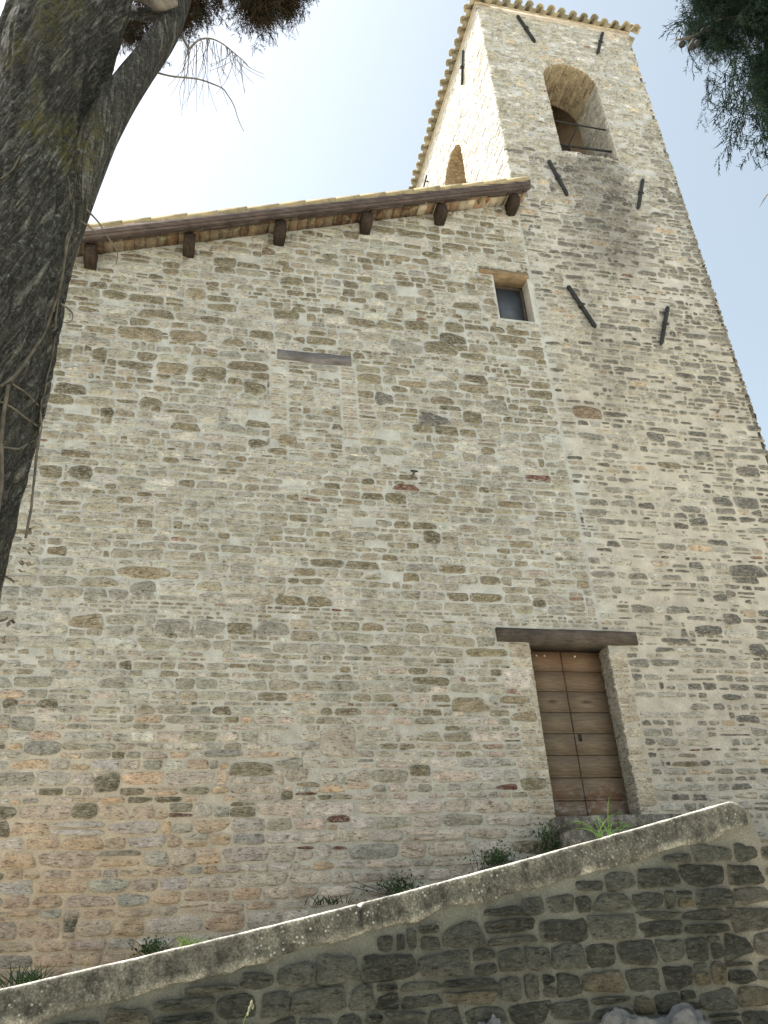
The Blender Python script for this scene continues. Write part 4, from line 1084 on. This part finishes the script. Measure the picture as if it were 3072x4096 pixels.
# crown: hanging brown-green sprays
cr_ = MB()
def px_cloud(poly, n, rng, d0, d1):
    """points at real distances d0..d1 filling the solid angle where the photo shows foliage"""
    xs = [p[0] for p in poly]; ys = [p[1] for p in poly]; out = []
    def inside(x, y):
        c = False; j = len(poly)-1
        for i in range(len(poly)):
            xi, yi = poly[i]; xj, yj = poly[j]
            if (yi > y) != (yj > y) and x < (xj-xi)*(y-yi)/(yj-yi)+xi: c = not c
            j = i
        return c
    while len(out) < n:
        x, y = rng.uniform(min(xs), max(xs)), rng.uniform(min(ys), max(ys))
        if inside(x, y): out.append(atD(x, y, rng.uniform(d0, d1)))
    return np.array(out)
pts = px_cloud([(700, -700), (1300, -700), (1330, -120), (1185, 10), (1120, 40), (1020, 65), (960, 20), (900, -60), (860, 30), (800, 60), (760, 40)], 1300, r4, 3.0, 3.9)
add_sprigs(cr_, pts, r4, (.45, .85), .25, BRN)
pts = px_cloud([(960, -200), (1200, -200), (1190, 25), (1080, 70), (985, 50)], 700, r4, 3.1, 3.6)
add_sprigs(cr_, pts, r4, (.32, .6), .2, BRN)
pts = px_cloud([(480, 60), (580, 60), (560, 150), (500, 150)], 110, r4, 3.2, 3.8)
add_sprigs(cr_, pts, r4, (.35, .6), .25, BRN)
pts = px_cloud([(560, -250), (800, -250), (800, 20), (760, 60), (690, 60), (560, 20)], 560, r4, 3.2, 3.9)
add_sprigs(cr_, pts, r4, (.5, .9), .3, BRN)
add_sprigs(cr_, [atD(655, 235, 2.85), atD(670, 245, 2.86), atD(640, 225, 2.84), atD(700, 100, 2.9), atD(720, 90, 2.9), atD(740, 110, 2.9)], r4, (.25, .4), .4, BRN)
# upper crown around the top of the trunk, above the frame
hp = r4.normal(0, 1, (420, 3)); hp /= np.linalg.norm(hp, axis=1)[:, None]
hp = hp*(r4.uniform(.4, 1, 420)**.5)[:, None]*np.array((1.0, 1.0, 2.6))+np.array((-.35, 2.9, 11.2))
add_sprigs(cr_, hp, r4, (1.2, 2.2), .5, GRN)
hp = r4.uniform(-1, 1, (520, 3))*np.array((.9, .9, 2.6))+np.array((-3.2, 3.5, 9.3))  # unseen foliage added to the left to shade the trunk's sunlit edge
add_sprigs(cr_, hp, r4, (1.4, 2.6), .6, GRN)
cr_.build('crown', M['leaf'], tree)

# creeper stems climbing over the trunk
vine = thing('ivy_vine', 'bare pale creeper stems climbing the lichened trunk at left', 'vine', (-.6, 2.5, 2.5))
vb = MB()
def on_trunk(x, y):
    d = ray(x, y); loc = bvh.ray_cast(Vector(CP), Vector(d).normalized())[0]
    return np.array(loc) if loc is not None else atD(x, y, 2.72)
for pts, r in (([(291, 886), (259, 1013), (253, 1089), (215, 1234), (171, 1342), (129, 1412), (53, 1512), (0, 1550)], .0085),
               ([(35, 1538), (23, 1617), (3, 1752), (12, 1846), (3, 1987), (-20, 2150)], .010), ([(47, 1535), (94, 1564), (130, 1600), (157, 1626)], .0055),
               ([(0, 1608), (41, 1626), (100, 1673), (152, 1708)], .006), ([(6, 1788), (70, 1799), (110, 1780), (148, 1752)], .006),
               ([(232, 1180), (222, 1300), (212, 1412), (196, 1482), (178, 1560), (162, 1623), (158, 1705), (150, 1800), (135, 1929), (124, 2046), (100, 2160)], .006),
               ([(290, 900), (262, 960), (258, 1010)], .005), ([(270, 700), (285, 800), (291, 886)], .005), ([(0, 720), (50, 680), (85, 620)], .005),
               ([(0, 2300), (30, 2310), (58, 2330)], .005), ([(-10, 2490), (20, 2480), (32, 2470)], .005)):
    P = []
    for a, b in zip(pts[:-1], pts[1:]):
        for f in np.linspace(0, 1, 6)[:-1]: P.append(on_trunk(a[0]+(b[0]-a[0])*f+r4.normal(0, 2.5), a[1]+(b[1]-a[1])*f))
    r = r*.72; P.append(on_trunk(*pts[-1])); P = np.array(P)
    Q = np.stack([np.convolve(np.pad(P[:, k], 1, 'edge'), np.ones(3)/3, 'valid') for k in range(3)], 1)
    Q[:, 1] -= r*.6; vb.tube(Q, r*r4.uniform(.85, 1.15, len(Q)), 7)
vb.build('stem', M['vine'], vine, True)
vt = MB()
for pts in ([(345, 835), (375, 868), (399, 893), (430, 950), (468, 994), (471, 1030), (463, 1060)], [(325, 885), (355, 905), (385, 928), (405, 950)], [(245, 1215), (270, 1232), (291, 1253), (290, 1280), (272, 1292), (250, 1288)],
            [(150, 1800), (158, 1760), (168, 1700), (160, 1640)]):
    q, rr = px_tube(pts, 2.74, .0045, .0018); v1 = MB(); v1.tube(q, rr, 5); v1.build('tendril', M['twig'], vine, True)
for (x, y) in ((128, 2110), (118, 2170), (108, 2200), (98, 2250), (92, 2262), (82, 2290), (40, 2480), (18, 2560), (365, 815), (412, 690)):
    p = atD(x, y, 2.74)
    for k in range(3):
        d = r4.normal(0, 1, 3); d /= np.linalg.norm(d); s = np.cross(d, r4.normal(0, 1, 3)); s /= np.linalg.norm(s); l = r4.uniform(.012, .028)
        vt.add([p, p+d*l*.5+s*l*.35, p+d*l, p+d*l*.5-s*l*.35], [(0, 1, 2, 3)])
vt.build('leaves', M['twig'], vine, True)

# right tree: the crown hangs into the picture, its trunk stands out of the frame
tr2 = thing('cypress_tree', 'dark green cypress foliage hanging in from the upper right corner', 'tree', (4.9, 3.3, 0))
b = MB(); zz = np.linspace(-.1, 12, 30)
b.tube(np.stack([4.9-.02*zz, 3.3+0*zz, zz], 1), np.interp(zz, [0, 1, 6, 12], [.34, .26, .2, .06]), 18); b.build('trunk', M['bark'], tr2, True)
for P, rad in (([(4.8, 3.3, 7.2), atD(3250, 60, 4.9), atD(3060, 90, 4.6), atD(2900, 70, 4.4), atD(2780, 150, 4.3), atD(2700, 160, 4.25)], [.07, .05, .035, .02, .012, .006]),
               ([(4.8, 3.3, 6.4), atD(3250, 250, 4.9), atD(3130, 370, 4.7), atD(3030, 420, 4.55)], [.06, .04, .02, .008]),
               ([(4.8, 3.3, 5.4), atD(3180, 700, 4.8), atD(3100, 740, 4.7), atD(3060, 790, 4.65), atD(3038, 828, 4.6)], [.04, .012, .006, .004, .0015])):
    limb('limb', P, rad, tr2, M['twig'], 12, 40, 8, .05)
b = MB(); r5 = np.random.default_rng(99)
def cloud2(poly, n, sc, spread=.24, d=(4.2, 5.2), out=(-.35, 0, .0)):
    p = px_cloud(poly, n, r5, *d); add_sprigs(b, p, r5, sc, spread, GRN, np.tile(np.array(out), (n, 1)))
cloud2([(2880, -220), (3400, -220), (3400, 300), (3200, 280), (3095, 190), (3000, 110), (2890, 50)], 2600, (.4, .7), .5, (4.2, 5.2), (-.2, 0, .1))
cloud2([(2755, 85), (2820, 70), (2920, 80), (2960, 190), (2870, 200), (2775, 140)], 330, (.3, .5), .55, (4.2, 4.6), (-.3, 0, .1))
cloud2([(2745, -90), (2890, -90), (2890, 20), (2795, 40)], 260, (.3, .5), .5, (4.2, 4.6), (-.2, 0, .1))
cloud2([(3000, 230), (3200, 200), (3200, 460), (3110, 430), (3040, 350)], 800, (.28, .5), .6, (4.2, 4.9), (-.3, 0, .2))
cloud2([(3060, 430), (3220, 430), (3220, 560), (3105, 520)], 220, (.25, .4), .6, (4.2, 4.7), (-.3, 0, .2))
hp = r5.normal(0, 1, (380, 3)); hp /= np.linalg.norm(hp, axis=1)[:, None]
hp = hp*(r5.uniform(.3, 1, 380)**.5)[:, None]*np.array((.9, 1.1, 3.0))+np.array((5.1, 3.4, 9.6))
add_sprigs(b, hp, r5, (1.2, 2.2), .5, GRN)
b.build('crown', M['leaf'], tr2)
cn = MB()
for (x, y) in ((2728, 176), (2776, 170), (2790, 174), (2816, 126), (2834, 122), (2766, 186)):
    p = atD(x, y, 4.25); import bmesh
    bm = bmesh.new(); bmesh.ops.create_icosphere(bm, subdivisions=3, radius=.024)
    V = []; 
    for v in bm.verts:
        d = v.co.normalized(); rr = .024*(1+.10*abs(mnoise.noise(d*3.2+Vector(p))))
        V.append(np.array(d)*rr+p)
    F = np.array([[w.index for w in f.verts] for f in bm.faces]); bm.free(); cn.add(V, F)
cn.build('cone', M['iron'], tr2, True)

# ------------------------------------------------------------------ weeds and grass
def grass(name, label, base, n, ln, lean, rng, col, width=.004, cat='grass tuft'):
    b = MB()
    for i in range(n):
        p = np.array(base)+np.array([rng.normal(0, lean[3]), rng.normal(0, .02), -.02]); a = rng.uniform(-1, 1)
        l = ln*rng.uniform(.5, 1.1); d = np.array([lean[0]+lean[1]*a, rng.normal(-.1, .35), 1.0]); d /= np.linalg.norm(d); Q = [p]
        for k in range(7):
            d = d+np.array([.0, 0, -lean[2]])*(k/7)+np.array([a*.10, 0, 0]); d /= np.linalg.norm(d); Q.append(Q[-1]+d*l/7)
        Q = np.array(Q); t_ = np.gradient(Q, axis=0); s = np.cross(t_, np.array([rng.normal(0, .3), 1, 0])); s /= np.linalg.norm(s, axis=1)[:, None]
        w = width*np.array([.7, 1, 1, .95, .85, .65, .4, .08])
        V = np.concatenate([Q-s*w[:, None], Q+s*w[:, None]]); b.add(V, np.array([(k, k+1, 9+k, 8+k) for k in range(7)]), np.array(col)*rng.uniform(.75, 1.3))
    return tag(b.build(name, M['grass'], None, True), label, cat)
r6 = np.random.default_rng(13)
def ont(px, py): 
    p = atY(px, py, YP+.06); return (p[0], YP+.06, float(ctop(p[0]))+.015)
grass('grass_tuft', 'long bright green grass tuft on the coping below the wooden door', ont(2420, 3335), 13, .36, (.05, .95, .42, .05), r6, (.10, .18, .04), .0038)
grass('grass_tuft', 'short wispy green grass tuft on the lower part of the sloping coping', ont(745, 3790), 26, .13, (.0, .8, .06, .045), r6, (.10, .16, .04), .0028)
def weed(label, px, py, w, h, n, seed):
    rr = np.random.default_rng(seed); c = atY(px, py, 9.82); b = MB(); g = float(rz(c[0])) if c[0] < 5 else 2.82
    for i in range(max(5, n//22)):
        q = np.array([c[0]+rr.normal(0, w*.3), 9.85, c[2]-h*.9]); e = np.array([c[0]+rr.normal(0, w*.45), 9.75+rr.normal(0, .06), c[2]+rr.uniform(-.2, .5)*h])
        b.tube([q, (q+e)/2+rr.normal(0, .02, 3), e], .004, 4, (.05, .045, .03))
    b.tube([(c[0], 9.86, g), (c[0], 9.84, c[2]-h*.6)], .008, 5, (.05, .045, .03))
    root = thing('weed_plant', label, 'weed', (c[0], 9.86, g), 'weeds along the foot of the church wall')
    b.build('stem', M['twig'], root); b = MB()
    for i in range(n*2):
        p = np.array([c[0]+rr.normal(0, w*rr.choice([.18, .36])), 9.80+rr.normal(0, .07), c[2]+rr.normal(-.25*h, h*.36)])
        d = rr.normal(0, 1, 3)+np.array([0, -.5, .4]); d /= np.linalg.norm(d); s = np.cross(d, rr.normal(0, 1, 3)); s /= np.linalg.norm(s); l = rr.uniform(.018, .045)
        nn = np.cross(d, s)
        b.add([p, p+d*l*.45+s*l*.30+nn*l*.08, p+d*l, p+d*l*.45-s*l*.30+nn*l*.08], [(0, 1, 2, 3)], np.array((.050, .082, .034))*rr.uniform(.6, 1.6))
    b.build('foliage', M['leaf'], root)
    return root
weed('dense dark green weed growing beside the doorstep', 2195, 3350, .30, .24, 420, 1)
weed('low sprawling weed behind the coping, next left of the doorstep weed', 1985, 3425, .42, .17, 330, 2)
weed('dark leafy weed just above the crack in the coping', 1590, 3535, .42, .18, 300, 3)
weed('dark round weed beside the wispy grass tuft on the coping', 610, 3790, .24, .16, 240, 4)
b = grass('weed_plant', 'spiky dark green weed at the far lower end of the church wall', atY(110, 3935, 8.6), 60, .22, (0, .9, .05, .09), r6, (.05, .085, .035), .004, 'weed')
b = grass('weed_plant', 'blackish creeping weed at the wall foot above the middle coping', atY(1330, 3610, 9.7), 30, .12, (0, .9, .15, .12), r6, (.03, .05, .025), .005, 'weed')
# wild oat stalk in the foreground
so = MB(); p0 = atY(960, 4140, 6.2); q = [atY(960, 4140, 6.2), atY(975, 4085, 6.2), atY(990, 4050, 6.2), atY(1004, 4022, 6.2)]
q = [np.array([q[0][0]-.02, 6.2, gz(q[0][0], 6.2)])]+q
so.tube(smooth_path(q, 14), np.linspace(.003, .0015, 14), 5, (.16, .22, .07))
for (x, y, s) in ((1004, 4020, 1), (996, 4040, .9), (1010, 4032, .8), (990, 4058, .7)):
    p = atY(x, y, 6.2); so.tube([p+np.array((0, 0, -.012*s)), p, p+np.array((.004, 0, .018*s)), p+np.array((.006, 0, .028*s))], [.002, .010*s, .008*s, .001], 6, (.45, .45, .28))
tag(so.build('grass_stalk', M['grass'], None, True), 'single thin grass stalk with pale seed heads against the dark wall', 'grass stalk')
